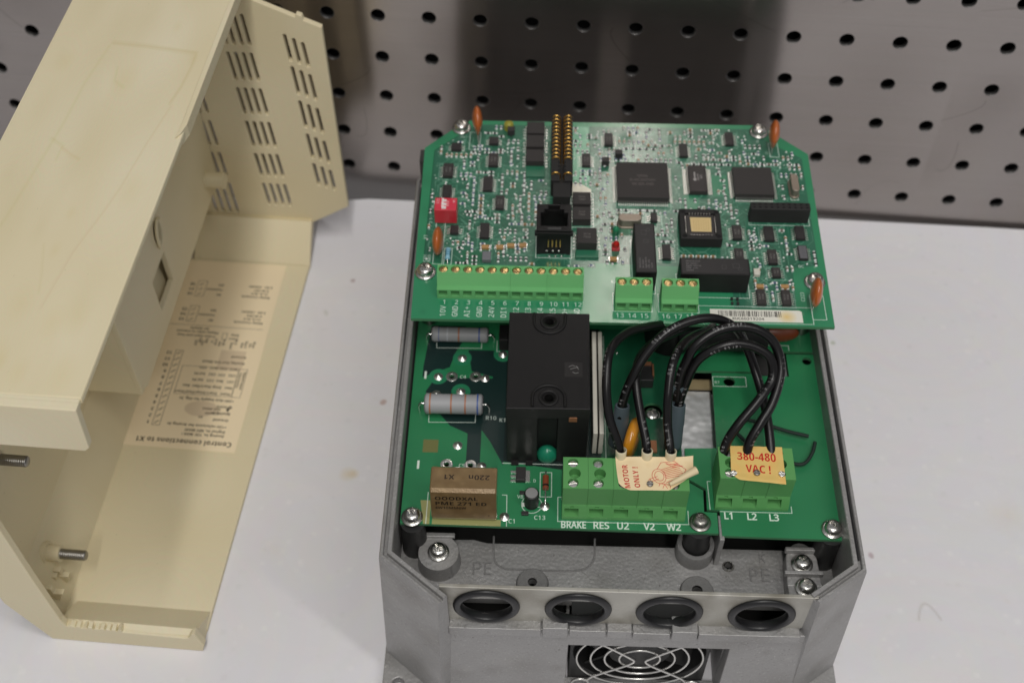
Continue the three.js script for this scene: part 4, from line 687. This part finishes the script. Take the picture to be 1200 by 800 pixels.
const cBoard = canvasTex(1980, 1370, (g, w, h) => {
  const k = 11, X = (x) => (x - CX0) * k, Z = (z) => (z - CZ0) * k;
  g.fillStyle = 'rgb(44,134,92)'; g.fillRect(0, 0, w, h);
  // populated area: darker ground with paler tracks
  g.fillStyle = 'rgb(42,104,80)'; g.beginPath(); [[-88.6, -20.5], [-88.6, -91], [-73, -106.5], [-69, -109.6], [62, -109.6], [68, -101], [83, -90], [82.4, -23], [71, -21], [70, 2.4], [44, 2.4], [44, -20], [-14, -22], [-14, -19]].forEach(([x, z], i) => (i ? g.lineTo(X(x), Z(z)) : g.moveTo(X(x), Z(z)))); g.closePath(); g.fill();
  for (let i = 0; i < 90; i++) { const x = rnd() * w, y = rnd() * h, s = 20 + rnd() * 100; const gr = g.createRadialGradient(x, y, 0, x, y, s); const d = rnd() < 0.5 ? '24,84,58' : '60,140,104'; gr.addColorStop(0, `rgba(${d},0.2)`); gr.addColorStop(1, `rgba(${d},0)`); g.fillStyle = gr; g.fillRect(x - s, y - s, 2 * s, 2 * s); }
  g.lineCap = 'round'; g.lineJoin = 'round';
  for (let i = 0; i < 1900; i++) { let x = rr(-88, 82), z = rr(-109, 0); if (!inside(x, z)) continue; g.strokeStyle = rnd() < 0.6 ? `rgba(126,176,150,${rr(0.35, 0.85)})` : `rgba(18,70,50,${rr(0.3, 0.7)})`; g.lineWidth = rr(2, 4.4); g.beginPath(); g.moveTo(X(x), Z(z)); const n = 1 + Math.floor(rnd() * 4); let a = Math.floor(rnd() * 8); for (let s = 0; s < n; s++) { const l = rr(1, 7); const nx = x + Math.cos(a * PI / 4) * l, nz = z + Math.sin(a * PI / 4) * l; if (!inside(nx, nz)) break; x = nx; z = nz; g.lineTo(X(x), Z(z)); a += rnd() < 0.5 ? 1 : -1; } g.stroke(); }
  for (const [x, z] of vias) { g.fillStyle = rnd() < 0.6 ? 'rgb(206,216,206)' : 'rgb(140,180,156)'; g.beginPath(); g.arc(X(x), Z(z), rr(2.6, 4.6), 0, 7); g.fill(); g.fillStyle = 'rgba(20,50,36,0.7)'; g.beginPath(); g.arc(X(x), Z(z), 1.3, 0, 7); g.fill(); }
  // open copper ground area beside the pin header, glare painted in as paler green
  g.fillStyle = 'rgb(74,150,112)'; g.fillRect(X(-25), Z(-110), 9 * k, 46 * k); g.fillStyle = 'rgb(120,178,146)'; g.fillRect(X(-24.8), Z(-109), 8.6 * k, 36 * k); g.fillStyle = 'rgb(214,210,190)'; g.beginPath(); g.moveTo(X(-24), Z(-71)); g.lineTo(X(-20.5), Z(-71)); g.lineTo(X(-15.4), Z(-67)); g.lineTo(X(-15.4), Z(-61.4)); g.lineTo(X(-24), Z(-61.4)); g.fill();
  g.fillStyle = 'rgb(52,128,94)'; g.fillRect(X(26), Z(-64), 7 * k, 10 * k); g.fillRect(X(40), Z(-78), 7 * k, 14 * k); g.fillStyle = 'rgb(30,104,72)'; g.fillRect(X(-72), Z(-28), 12 * k, 7 * k);
  g.strokeStyle = 'rgba(20,90,62,0.8)'; g.lineWidth = 6; g.beginPath(); g.moveTo(X(-88.6), Z(-20)); g.lineTo(X(-88.6), Z(-91)); g.lineTo(X(-73), Z(-106.5)); g.stroke();
  const ink = 'rgb(214,226,216)'; g.strokeStyle = ink; g.fillStyle = ink; g.lineWidth = 3;
  for (const [x, z, w2, d] of chips) { if (rnd() < 0.5) { g.strokeStyle = 'rgba(214,226,216,0.5)'; g.strokeRect(X(x - w2 / 2 - 2), Z(z - d / 2 - 0.6), (w2 + 4) * k, (d + 1.2) * k); } }
  g.strokeStyle = ink; const box2 = (x0, z0, x1, z1) => g.strokeRect(X(x0), Z(z0), (x1 - x0) * k, (z1 - z0) * k);
  box2(-40, -43, -24.4, -24.4); box2(-25, -64.5, -14.6, -43); box2(26, 1, 76.3, 10); box2(76.3, -6, 82, 7.4); box2(-84.6, -45, -80.6, -19.5); box2(-79.9, -29, -76.6, -19.2); box2(68.4, -100, 72.6, -90.6); box2(-72.5, -104, -67.5, -92); box2(75, -76, 78.4, -62.6); box2(54.6, -53, 81.4, -46.6); box2(1.6, -36, 11.2, -5); box2(20.4, -16.6, 51, -3.6); box2(-7, -5, 9.4, 5); box2(12.2, -5, 29, 5);
  const t = (s, x, z, px, rot = 0) => { g.save(); g.translate(X(x), Z(z)); g.rotate(rot); g.font = `${px}px monospace`; g.fillText(s, 0, 0); g.restore(); };
  const nm = ['10V', 'GND', 'AI+', 'GND', '24V', 'DI1', 'DI2', 'DI3', 'DI4', 'DI5', 'AO+', 'GND'];
  nm.forEach((s, i) => { const x = -78.4 + i * 5.12; g.textAlign = 'center'; t(String(i + 1), x + 0.3, 3.0, 34); g.textAlign = 'left'; t(s, x + 1.1, 9.9, 37, -PI / 2); });
  ['13', '14', '15', '16', '17', '18'].forEach((s, i) => { g.textAlign = 'center'; t(s, (i < 3 ? -4.2 : 14.2 - 15.24 + 0.8) + i * 5.08, 8.4, 36); }); g.textAlign = 'left';
  t('K201', -7.6, -10.6, 22); t('X10', 74.6, -44.2, 26); t('C223', 74.2, -2.4, 24, -PI / 2); t('DC', 73.6, -21.6, 22); t('C201', -87.6, -20.6, 20, -PI / 2); t('R205', -85.8, -20.6, 20, -PI / 2); t('X1', -88, -34, 26, -PI / 2); t('1 2 3', -86.6, -41.6, 20, -PI / 2); t('X5', 80, -76, 22, -PI / 2); t('C1', 67.6, -92.6, 18, -PI / 2); t('ON', -86.4, -53, 18, -PI / 2);
  for (let i = 0; i < 60; i++) { const x = rr(-86, 78), z = rr(-106, -22); if (inside(x, z)) { g.fillStyle = 'rgba(206,222,210,0.6)'; t(['R', 'C', 'D', 'V'][i % 4] + (10 + i * 3), x, z, 14, rnd() < 0.5 ? 0 : -PI / 2); } }
  for (const x of [40, 46]) g.fillStyle = ink;
});
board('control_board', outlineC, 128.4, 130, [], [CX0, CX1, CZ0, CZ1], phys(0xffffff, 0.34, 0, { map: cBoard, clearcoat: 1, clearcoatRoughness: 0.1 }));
const Y = 130;
for (const [x, z, r] of [[-76.8, -106.6, 0.3], [64.6, -107.2, 0.9], [-87.3, -14.4, 0.6], [79.4, -13.2, 0.2]]) { screw(x, Y, z, r); part('spacer', T(cyl(3.6, 3.6, 30.2, 6), x, 113.2, z), M.screwDark, D); }
part('mounting_clip', box(-96.4, -94, 99, 122, -100, -92), M.castDark, D);
{ // small passives and the solder on them
  const body = [], ends = [], dots = [];
  const tone = (k) => k < 0.42 ? [0.022, 0.021, 0.021] : k < 0.62 ? [0.10, 0.13, 0.20] : k < 0.76 ? [0.32, 0.20, 0.10] : k < 0.88 ? [0.20, 0.17, 0.14] : [0.30, 0.30, 0.24];
  for (const [x, z, turned, kind] of spots) { const w = turned ? 1.1 : 1.2, d = turned ? 1.2 : 1.1, h = kind < 0.42 ? 0.5 : kind < 0.62 ? 0.55 : 0.9; const c = tone(kind);
    body.push(paint(cbox(x, Y + h / 2, z, w, h, d), ...c));
    for (const s of [-1, 1]) { const e = new THREE.SphereGeometry(0.72, 8, 5, 0, 2 * PI, 0, PI / 2).scale(turned ? 0.95 : 0.8, (h + 0.15) / 0.62 * 0.85, turned ? 0.8 : 0.95); ends.push(T(e, x + (turned ? 0 : s * 0.85), Y, z + (turned ? s * 0.85 : 0))); } }
  for (const [x, z] of vias) if (rnd() < 0.55) dots.push(T(new THREE.SphereGeometry(0.5, 7, 4, 0, 2 * PI, 0, PI / 2), x, Y, z));
  const a = part('surface_mount_components', body, std(0xffffff, 0.45, 0, { vertexColors: true }), D); a.userData = { kind: 'stuff' };
  const b = part('solder_joints', [...ends, ...dots], std(lin(0.9, 0.9, 0.88), 0.3, 0.55), D); b.userData = { kind: 'stuff' };
}
// gull wing pins
const pinShape = (len = 1.3) => { const g = new THREE.ExtrudeGeometry(shapeOf([[0, 0.9], [0.45, 0.9], [0.8, 0.22], [len + 0.3, 0.2], [len + 0.3, 0], [0.65, 0], [0.3, 0.7], [0, 0.7]]), { depth: 0.42, bevelEnabled: false }); return prep(g.translate(0, 0, -0.21)); };
function pinRow(x, z, half, n, pitch, axis, len = 1.3, sc = 1) { // pins on both sides, along z ('z') or along x
  const out = []; for (const s of [-1, 1]) for (let k = 0; k < n; k++) { const g = pinShape(len).scale(1, sc, Math.min(1, pitch * 0.5 / 0.42)); const o = (k - (n - 1) / 2) * pitch; if (axis === 'z') { g.rotateY(s > 0 ? 0 : PI); g.translate(x + s * half, Y, z + o); } else { g.rotateY(s > 0 ? -PI / 2 : PI / 2); g.translate(x + o, Y, z + s * half); } out.push(g); } return out;
}
const chipMark = (lines, col, w = 256, h = 256, size = 30, rot = 0) => canvasTex(w, h, (g) => { g.fillStyle = 'rgb(51,48,47)'; g.fillRect(0, 0, w, h); for (let i = 0; i < 1500; i++) { const v = rr(42, 60); g.fillStyle = `rgba(${v},${v - 2},${v - 3},0.5)`; g.fillRect(rnd() * w, rnd() * h, 2, 2); } g.translate(w / 2, h / 2); g.rotate(rot); g.fillStyle = col; g.textAlign = 'center'; lines.forEach((s, i) => { g.font = `${size}px sans-serif`; g.fillText(s, 0, (i - (lines.length - 1) / 2) * size * 1.25 + size * 0.35); }); });
const soMark = std(0xffffff, 0.5, 0, { map: chipMark(['HC14', '9748'], 'rgba(150,148,145,0.8)', 128, 256, 44, -PI / 2) });
const soMark2 = std(0xffffff, 0.42, 0, { map: canvasTex(64, 128, (g) => { g.fillStyle = 'rgb(96,96,100)'; g.fillRect(0, 0, 64, 128); g.strokeStyle = 'rgba(60,60,64,0.9)'; for (let i = 0; i < 6; i++) g.strokeRect(14 + i * 3, 14 + i * 18, 26, 8); }) });
function chip(name, x, z, w, d, h, mat, pins, markMat) {
  const b = part(name, along([[z - d / 2 + 0.1, Y + 0.2], [z - d / 2, Y + h * 0.5], [z - d / 2 + 0.15, Y + h], [z + d / 2 - 0.15, Y + h], [z + d / 2, Y + h * 0.5], [z + d / 2 - 0.1, Y + 0.2]], x - w / 2, x + w / 2, 0.12), mat, D);
  if (pins) part('lead_row', pins, M.lead, b);
  if (markMat) part('marking', planUV(slab([[x - w / 2 + 0.3, z - d / 2 + 0.35], [x + w / 2 - 0.3, z - d / 2 + 0.35], [x + w / 2 - 0.3, z + d / 2 - 0.35], [x - w / 2 + 0.3, z + d / 2 - 0.35]], Y + h, Y + h + 0.03), x - w / 2 + 0.3, x + w / 2 - 0.3, z - d / 2 + 0.35, z + d / 2 - 0.35), markMat, b);
  return b;
}
chips.forEach(([x, z, w, d, mark]) => chip('microchip', x, z, w, d, 1.75, M.chipSmall, pinRow(x, z, w / 2 - 0.05, Math.max(3, Math.floor((d - 0.6) / 1.22)), 1.22, 'z'), mark === 1 ? soMark : mark === 2 ? soMark2 : null));
{
  const quad = (x, z, w, n) => [...pinRow(x, z, w / 2 - 0.05, n, (w - 1.6) / (n - 1), 'z', 1.5, 1.6), ...pinRow(x, z, w / 2 - 0.05, n, (w - 1.6) / (n - 1), 'x', 1.5, 1.6)];
  chip('microchip', 7.9, -70.2, 23.4, 23.2, 3.6, M.chip, quad(7.9, -70.2, 23.4, 24), std(0xffffff, 0.55, 0, { map: chipMark(['V50A', 'D-HCS97591', '98 KJ5-040'], 'rgba(112,106,102,0.9)', 512, 512, 48) })).userData.label = 'largest square flat chip with faint grey print';
  chip('microchip', 58.2, -71.2, 17.8, 17.9, 3.4, M.chip, quad(58.2, -71.2, 17.8, 20)).userData.label = 'plain square flat chip on the right';
  chip('microchip', 33.2, -73.1, 8.2, 17.2, 2.4, M.chip, pinRow(33.2, -73.1, 4.05, 22, 0.75, 'z', 2.2, 1.2), std(0xffffff, 0.5, 0, { map: canvasTex(256, 512, (g) => { g.fillStyle = 'rgb(47,43,43)'; g.fillRect(0, 0, 256, 512); g.fillStyle = 'rgba(190,186,184,0.85)'; g.fillRect(74, 130, 20, 120); g.beginPath(); g.arc(84, 280, 26, 0, 7); g.fill(); g.save(); g.translate(150, 300); g.rotate(-PI / 2); g.font = '44px sans-serif'; g.fillText('AM29F', 0, 0); g.fillText('B26', 40, 48); g.restore(); }) }));
  // optocouplers: three in a row in green sockets, and three squarer ones
  const opto = (x, z, w, d, h, lbl) => { const b = chip('optocoupler', x, z, w, d, h, M.chip, pinRow(x, z, w / 2 - 0.05, 4, 2.0, 'z', 1.3, 2.4)); if (lbl) part('marking', planUV(slab([[x - w / 2 + 1, z - 2], [x + w / 2 - 1, z - 2], [x + w / 2 - 1, z + 2], [x - w / 2 + 1, z + 2]], Y + h, Y + h + 0.03), x - w / 2 + 1, x + w / 2 - 1, z - 2, z + 2), lbl, b); return b; };
  const om = std(0xffffff, 0.55, 0, { map: chipMark(['SA14', '7840'], 'rgba(128,124,120,0.9)', 256, 160, 56) });
  for (const z of [-103.3, -94, -84.2]) opto(-41.4, z, 8.4, 8.2, 4.4, null);
  opto(-19.9, -57.2, 8.1, 7.8, 4.2, om); opto(-20, -47.8, 8.0, 8.0, 4.2, om); opto(-17.9, -33, 8.7, 9.4, 5.6, om);
  part('chip_socket', box(-45.6, -36.6, Y, Y + 1.4, -80.6, -73.6, 0.3), std(lin(0.02, 0.14, 0.075), 0.4), D); part('chip_socket', box(-22.8, -12.6, Y, Y + 1.4, -28.4, -24.2, 0.3), std(lin(0.02, 0.14, 0.075), 0.4), D);
  for (const [x, z] of [[-53, -104], [-2.4, -89.4], [-8.7, -84.2]]) part('small_transistor', [box(x - 1.7, x + 1.7, Y + 0.2, Y + 3.4, z - 1, z + 2, 0.2), box(x - 0.4, x + 0.4, Y, Y + 0.3, z + 2, z + 3)], M.chipSmall, D);
  // socketed chip with a paper label
  const s = part('chip_socket', upright([[-9, -9], [9, -9], [9, 6.6], [6.6, 9], [-9, 9]], 0, 5.6, [[[-6.6, -6.6], [6.6, -6.6], [6.6, 6.6], [-6.6, 6.6]]], 0.3).rotateX(-PI / 2).translate(32, Y + 0.4, -41), M.blackRough, D);
  part('microchip', cbox(32, Y + 3.1, -41, 12.4, 4.4, 12.4, 0.3), M.chipSmall, s);
  const cn = []; for (let k = 0; k < 8; k++) for (const q of [-1, 1]) { cn.push(cbox(32 + (k - 3.5) * 1.27, Y + 4.9, -41 + q * 6.7, 0.55, 1.6, 0.7)); cn.push(cbox(32 + q * 6.7, Y + 4.9, -41 + (k - 3.5) * 1.27, 0.7, 1.6, 0.55)); }
  part('contact_row', cn, M.lead, s);
  part('corner_hole', [[-1, -1], [1, -1], [-1, 1], [1, 1]].map(([a, b]) => T(cyl(1.1, 1.1, 0.1, 14), 32 + a * 7.4, Y + 5.99, -41 + b * 7.4)), M.hole, s);
  part('paper_label', planUV(slab([[27.6, -45.3], [36.8, -45.3], [36.6, -36.8], [27.8, -36.8]], Y + 5.3, Y + 5.4), 27.6, 36.8, -45.3, -36.8), std(0xffffff, 0.6, 0, { map: canvasTex(256, 256, (g) => { g.fillStyle = 'rgb(214,190,136)'; g.fillRect(0, 0, 256, 256); g.strokeStyle = 'rgba(180,150,96,0.7)'; g.lineWidth = 4; for (let i = 0; i < 7; i++) { g.beginPath(); g.moveTo(30, 40 + i * 30); g.lineTo(226, 40 + i * 30); g.stroke(); g.beginPath(); g.moveTo(40 + i * 30, 30); g.lineTo(40 + i * 30, 226); g.stroke(); } }) }), s);
}
{ // pin header with gold contacts, right-hand header, telephone socket
  const x = -29, h = part('pin_header', [box(x - 4.9, x - 1.0, Y, Y + 10, -105.8, -62.2, 0.2), box(x + 1.0, x + 4.9, Y, Y + 10, -105.8, -62.2, 0.2), box(x - 1.0, x + 1.0, Y, Y + 7, -105.6, -62.4), box(x - 3.9, x + 3.9, Y, Y + 8.6, -62.4, -53.4, 0.2)], M.blackRough, D);
  const pins = []; for (let k = 0; k < 16; k++) { const z = -104.4 + k * 2.54; if (k > 11 && k < 14.2) continue; for (const s of [-1, 1]) { pins.push(tube([[x + s * 4.3, Y + 9.9, z], [x + s * 3.4, Y + 10.9, z], [x + s * 2.0, Y + 10.8, z], [x + s * 0.95, Y + 9.4, z], [x + s * 0.7, Y + 7, z]], 0.38, 14, 8)); } }
  part('gold_contact_row', pins, M.gold, h);
  const dk = []; for (let k = 12; k < 15; k++) for (const s of [-1, 1]) dk.push(cbox(x + s * 1.3, Y + 10.05, -104.4 + k * 2.54, 1, 0.1, 1)); part('empty_slot', dk, M.hole, h);
  const h2 = part('pin_header', [box(54.4, 80.6, Y, Y + 8.6, -52.4, -48, 0.3)], M.blackRough, D);
  const hl = []; for (let k = 0; k < 10; k++) for (const z of [-51.2, -49.3]) hl.push(cbox(55.9 + k * 2.58, Y + 8.62, z, 1.0, 0.1, 0.9)); part('empty_slot', hl, M.hole, h2);
  // modular socket opening upwards
  const jo = [[-39.9, -41.4], [-24.9, -41.4], [-24.9, -25.6], [-39.9, -25.6]];
  const ji = [[-38.2, -28.4], [-26.6, -28.4], [-26.6, -36.4], [-28.2, -36.4], [-28.2, -38.4], [-30, -38.4], [-30, -40.6], [-34.9, -40.6], [-34.9, -38.4], [-36.6, -38.4], [-36.6, -36.4], [-38.2, -36.4]];
  const j = part('telephone_socket', [slab(jo, Y + 13, Y + 16, [ji], 0.25), box(-39.7, -38, Y, Y + 13.2, -41.2, -26.4), box(-26.7, -25, Y, Y + 13.2, -41.2, -26.4), box(-39.7, -25, Y, Y + 13.2, -41.2, -40), box(-39.6, -25.1, Y, Y + 13.2, -29.2, -26.6, 0.2), box(-40.6, -24.2, Y + 12.6, Y + 14.6, -27.4, -25.3, 0.2)], M.black, D);
  const jp = []; for (let k = 0; k < 4; k++) { jp.push(box(-34.8 + k * 1.7, -34.5 + k * 1.7, Y + 5, Y + 9, -26.6, -26.2)); } part('gold_contact_row', jp, M.gold, j);
  const js = []; for (let k = 0; k < 3; k++) { js.push(T(new THREE.SphereGeometry(0.55, 8, 6), -35.2 + k * 2.6, Y + 3, -25.9)); js.push(T(new THREE.SphereGeometry(0.5, 8, 6), -34 + k * 2.6, Y + 0.8, -24.8)); } part('solder_joint', js, M.tin, j);
  part('pressed_mark', box(-35, -29.4, Y + 16, Y + 16.06, -27.4, -26.2), std(lin(0.05, 0.05, 0.05), 0.6), j);
}
{ // switch bank, crystals, relays, capacitors, lamp
  const dm = canvasTex(256, 256, (g) => { g.fillStyle = 'rgb(206,52,72)'; g.fillRect(0, 0, 256, 256); g.fillStyle = 'rgb(240,206,206)'; g.fillRect(76, 0, 26, 60); for (let k = 0; k < 3; k++) { g.fillRect(74, 70 + k * 44, 92, 12); g.fillRect(10, 30 + k * 40, 40, 7); } g.fillRect(74, 70, 30, 112); g.save(); g.translate(214, 90); g.rotate(PI / 2); g.font = '38px sans-serif'; g.fillText('ON', -50, 0); g.restore(); });
  const ds = part('switch_bank', box(-85.2, -75.4, Y + 0.4, Y + 8.6, -51.4, -43.6, 0.25), M.red, D);
  part('switch_face', planUV(slab([[-84.9, -51.1], [-75.7, -51.1], [-75.7, -43.9], [-84.9, -43.9]], Y + 8.6, Y + 8.66), -84.9, -75.7, -51.1, -43.9), std(0xffffff, 0.4, 0, { map: dm }), ds);
  const sl = []; for (let k = 0; k < 3; k++) sl.push(cbox(-81, Y + 8.9, -49.2 + k * 2.2, 2, 0.7, 1)); part('slider', sl, M.white, ds);
  const can = (x, z, w, d, h) => { const s = new THREE.Shape(); const r = Math.min(w, d) / 2 - 0.02, hx = w / 2 - r, hz = d / 2 - r; if (w > d) { s.absarc(hx, 0, r, -PI / 2, PI / 2); s.absarc(-hx, 0, r, PI / 2, 3 * PI / 2); } else { s.absarc(0, hz, r, 0, PI); s.absarc(0, -hz, r, PI, 2 * PI); } const mk = (dep, sc, y) => new THREE.ExtrudeGeometry(s, { depth: dep, bevelEnabled: true, bevelSize: 0.4, bevelThickness: 0.4, bevelOffset: -0.4 + sc, curveSegments: 16 }).rotateX(-PI / 2).translate(x, y, z); part('crystal', [mk(h, 0, Y + 0.8), mk(0.4, 0.5, Y + 0.2)], M.nickel, D); };
  can(1.3, -45.2, 10.4, 4.4, 3.8); can(76.7, -69.3, 3.6, 11.2, 3.6);
  const rm = (w, h) => canvasTex(w, h, (g) => { g.fillStyle = 'rgb(37,36,37)'; g.fillRect(0, 0, w, h); g.strokeStyle = 'rgba(150,148,146,0.85)'; g.fillStyle = 'rgba(150,148,146,0.85)'; g.font = '22px sans-serif'; const long = w > h; g.translate(w / 2, h / 2); if (!long) g.rotate(-PI / 2); const W = long ? w : h; for (let i = 0; i < 5; i++) { const x = -W / 2 + 30; g.fillText(['RP418-012', '8A 250V~', 'AgNi 90/10', 'VDE  cUL', '10/97'][i], x, -44 + i * 26); } g.strokeRect(W / 2 - 110, -30, 46, 46); g.strokeRect(W / 2 - 190, -10, 30, 40); g.beginPath(); g.arc(W / 2 - 60, 30, 16, 0, 7); g.stroke(); });
  const rel = (x0, x1, z0, z1, y1, tw, th) => { const b = part('signal_relay', box(x0, x1, Y + 0.3, y1, z0, z1, 0.35), M.black, D); part('marking', planUV(slab([[x0 + 0.6, z0 + 0.6], [x1 - 0.6, z0 + 0.6], [x1 - 0.6, z1 - 0.6], [x0 + 0.6, z1 - 0.6]], y1, y1 + 0.04), x0 + 0.6, x1 - 0.6, z0 + 0.6, z1 - 0.6), std(0xffffff, 0.5, 0, { map: rm(tw, th) }), b); };
  rel(2, 10.9, -34.8, -6.6, 142, 160, 480); rel(20.8, 49.8, -15.3, -6.2, 142, 480, 160);
  const legs = []; for (const x of [43.2, 45.6]) for (const z of [-2.4, 0]) legs.push(box(x - 0.5, x + 0.5, Y, Y + 1, z - 0.8, z + 0.4)); part('small_diode', legs, M.chipSmall, D);
  const drop = (x, z, tilt, turn, hgt = 13) => { // upright ceramic disc on two legs, seen edge on
    const g = new THREE.SphereGeometry(1, 28, 20).scale(2.5, 7.2, 6.2); const p = g.attributes.position; for (let i = 0; i < p.count; i++) { const y = p.getY(i); if (y < 0) { const s = 1 + y * 0.09; p.setX(i, p.getX(i) * s); p.setZ(i, p.getZ(i) * (1 + y * 0.03)); } } g.computeVertexNormals();
    const q = new THREE.Matrix4().makeTranslation(x, Y, z).multiply(new THREE.Matrix4().makeRotationY(turn)).multiply(new THREE.Matrix4().makeRotationX(tilt)); g.translate(0, hgt - 3.6, 0).applyMatrix4(q);
    const c = part('disc_capacitor', g, M.orangeCap, D); part('lead', [-1, 1].map((s) => tube([[0.3 * s, -0.2, s * 2.4], [0.2 * s, 2, s * 2.2], [0, 6, s * 1.6]], 0.36, 10, 8).applyMatrix4(q)), M.tin, c); };
  drop(-68.4, -97.2, -0.3, 0.1, 14.4); drop(69.2, -95.2, -0.1, -0.1, 12.6); drop(-82.6, -30.8, 0.5, 0, 10); drop(76.8, -0.6, 0.1, -0.1, 12.4);
  const led = part('indicator_lamp', new THREE.LatheGeometry([[1.7, 0], [1.7, 1], [1.45, 1], [1.45, 3.2], [1, 4.4], [0, 4.9]].map((p) => new THREE.Vector2(...p)), 24).rotateX(0.3).translate(-5.1, Y + 0.6, -31), phys(lin(0.6, 0.02, 0.015), 0.2, 0, { transmission: 0.25, thickness: 0 }), D);
  part('lamp_base', box(-6.8, -3.4, Y, Y + 1.6, -33, -29, 0.2), M.red, led);
  const led2 = part('indicator_lamp', new THREE.LatheGeometry([[1.5, 0], [1.5, 2.6], [1, 3.8], [0, 4.2]].map((p) => new THREE.Vector2(...p)), 24).rotateX(0.25).translate(-4.9, Y + 0.4, -40.2), phys(lin(0.02, 0.22, 0.10), 0.3), D);
  part('trimmer', [T(cyl(2.2, 2.4, 3, 20), -54.3, Y + 1.5, -107.2), T(new THREE.SphereGeometry(1.8, 16, 8, 0, 7, 0, PI / 2).scale(1, 0.5, 1), -54.3, Y + 3, -107.2)], std(lin(0.30, 0.28, 0.04), 0.35), D);
  const tc = std(lin(0.42, 0.24, 0.09), 0.4); const tant = (x, z, w, d) => { const b = part('chip_capacitor', cbox(x, Y + 0.8, z, w, 1.5, d, 0.15), tc, D); part('end_cap', [-1, 1].map((s) => cbox(x + s * (w / 2 + 0.2), Y + 0.7, z, 0.5, 1.4, d * 0.9)), M.tin, b); };
  for (const [x, z] of [[-62.1, -29.2], [-55.8, -29.4], [-51, -30.4], [-45.8, -30.6], [55.6, -9.6], [66.2, -9.7], [-6.3, -23.6]]) tant(x, z, 3.2, 1.9);
  part('chip_capacitor', cbox(55, Y + 0.9, -17.4, 2.6, 1.8, 3.6, 0.2), M.boneplate, D);
  part('choke', box(-63.2, -59.4, Y + 0.1, Y + 2.4, -25.6, -20.6, 0.3), std(lin(0.16, 0.165, 0.18), 0.4), D);
  const r = part('resistor', new THREE.LatheGeometry([[0, 0], [1, 0.2], [1.25, 0.8], [1, 1.6], [0.95, 4.8], [1.25, 5.6], [1, 6.2], [0, 6.4]].map((p) => new THREE.Vector2(...p)), 20).rotateX(PI / 2).translate(-78.2, Y + 1.6, -27.4), std(lin(0.25, 0.50, 0.62), 0.4), D);
  part('colour_band', [1.6, 2.8, 4].map((k) => new THREE.CylinderGeometry(1.05, 1.05, 0.5, 18, 1, true).rotateX(PI / 2).translate(-78.2, Y + 1.6, -27.4 + k)), std(lin(0.05, 0.22, 0.35), 0.4), r); part('lead', [wireBar([-78.2, Y + 1.6, -27.4], [-78.2, Y, -29.4], 0.3), wireBar([-78.2, Y + 1.6, -21], [-78.2, Y, -19.4], 0.3)], M.tin, r);
}
// signal terminal blocks
const sHead = slotHead(1.85);
function signalTerminals(x0, n, zf) {
  const p = 5.13; let b = new Brush(prep(along([[zf - 9, Y], [zf - 9, Y + 11], [zf - 4.6, Y + 11], [zf - 1.9, Y + 5.9], [zf + 0.3, Y + 5.6], [zf + 0.3, Y]], x0, x0 + n * p, 0.12))); b.updateMatrixWorld();
  const cut = (g) => { const c = new Brush(prep(g)); c.updateMatrixWorld(); b = ev.evaluate(b, c, SUBTRACTION); };
  for (let k = 0; k < n; k++) { const x = x0 + (k + 0.5) * p; cut(T(cyl(2.0, 2.0, 2.4, 24), x, Y + 11, zf - 6.7)); cut(cbox(x, Y + 3.2, zf - 1, 3.6, 3.5, 11)); }
  const t = part('signal_terminal_block', toCreasedNormals(b.geometry, 0.5), M.green, D);
  for (let k = 0; k < n; k++) part('terminal_screw', sHead, M.brass, t, [x0 + (k + 0.5) * p, Y + 9.8, zf - 6.7], rr(0.9, 2.4));
}
signalTerminals(-81.2, 6, -0.4); signalTerminals(-50.4, 3, -0.4); signalTerminals(-35, 3, -0.4); signalTerminals(-6.4, 3, 4.6); signalTerminals(12.8, 3, 4.7);
{ // serial label with bar code
  const bc = canvasTex(1024, 200, (g, w, h) => { g.fillStyle = 'rgb(226,224,212)'; g.fillRect(0, 0, w, h); g.fillStyle = '#1c1a18'; let x = 90; while (x < 790) { const b = 3 + Math.floor(rnd() * 3) * 4; g.fillRect(x, 24, b, 92); x += b + 4 + Math.floor(rnd() * 3) * 4; } g.font = 'bold 54px monospace'; g.fillText('KUC60319204', 240, 172); const gr = g.createRadialGradient(850, 110, 0, 850, 110, 120); gr.addColorStop(0, 'rgba(222,186,104,0.75)'); gr.addColorStop(1, 'rgba(222,186,104,0)'); g.fillStyle = gr; g.fillRect(720, 0, 260, 200); });
  const l = part('barcode_label', planUV(slab([[33.6, 2.7], [71, 2.7], [72, 3.4], [72, 9.2], [33.6, 9.2]], 130.02, 130.14), 33.6, 72, 2.7, 9.2), std(0xffffff, 0.5, 0, { map: bc }), D); l.userData.label = 'white bar code label stained at its right end';
}
scene.traverse((o) => { if (o.isMesh) { o.castShadow = true; o.receiveShadow = true; } });
renderer.render(scene, camera);
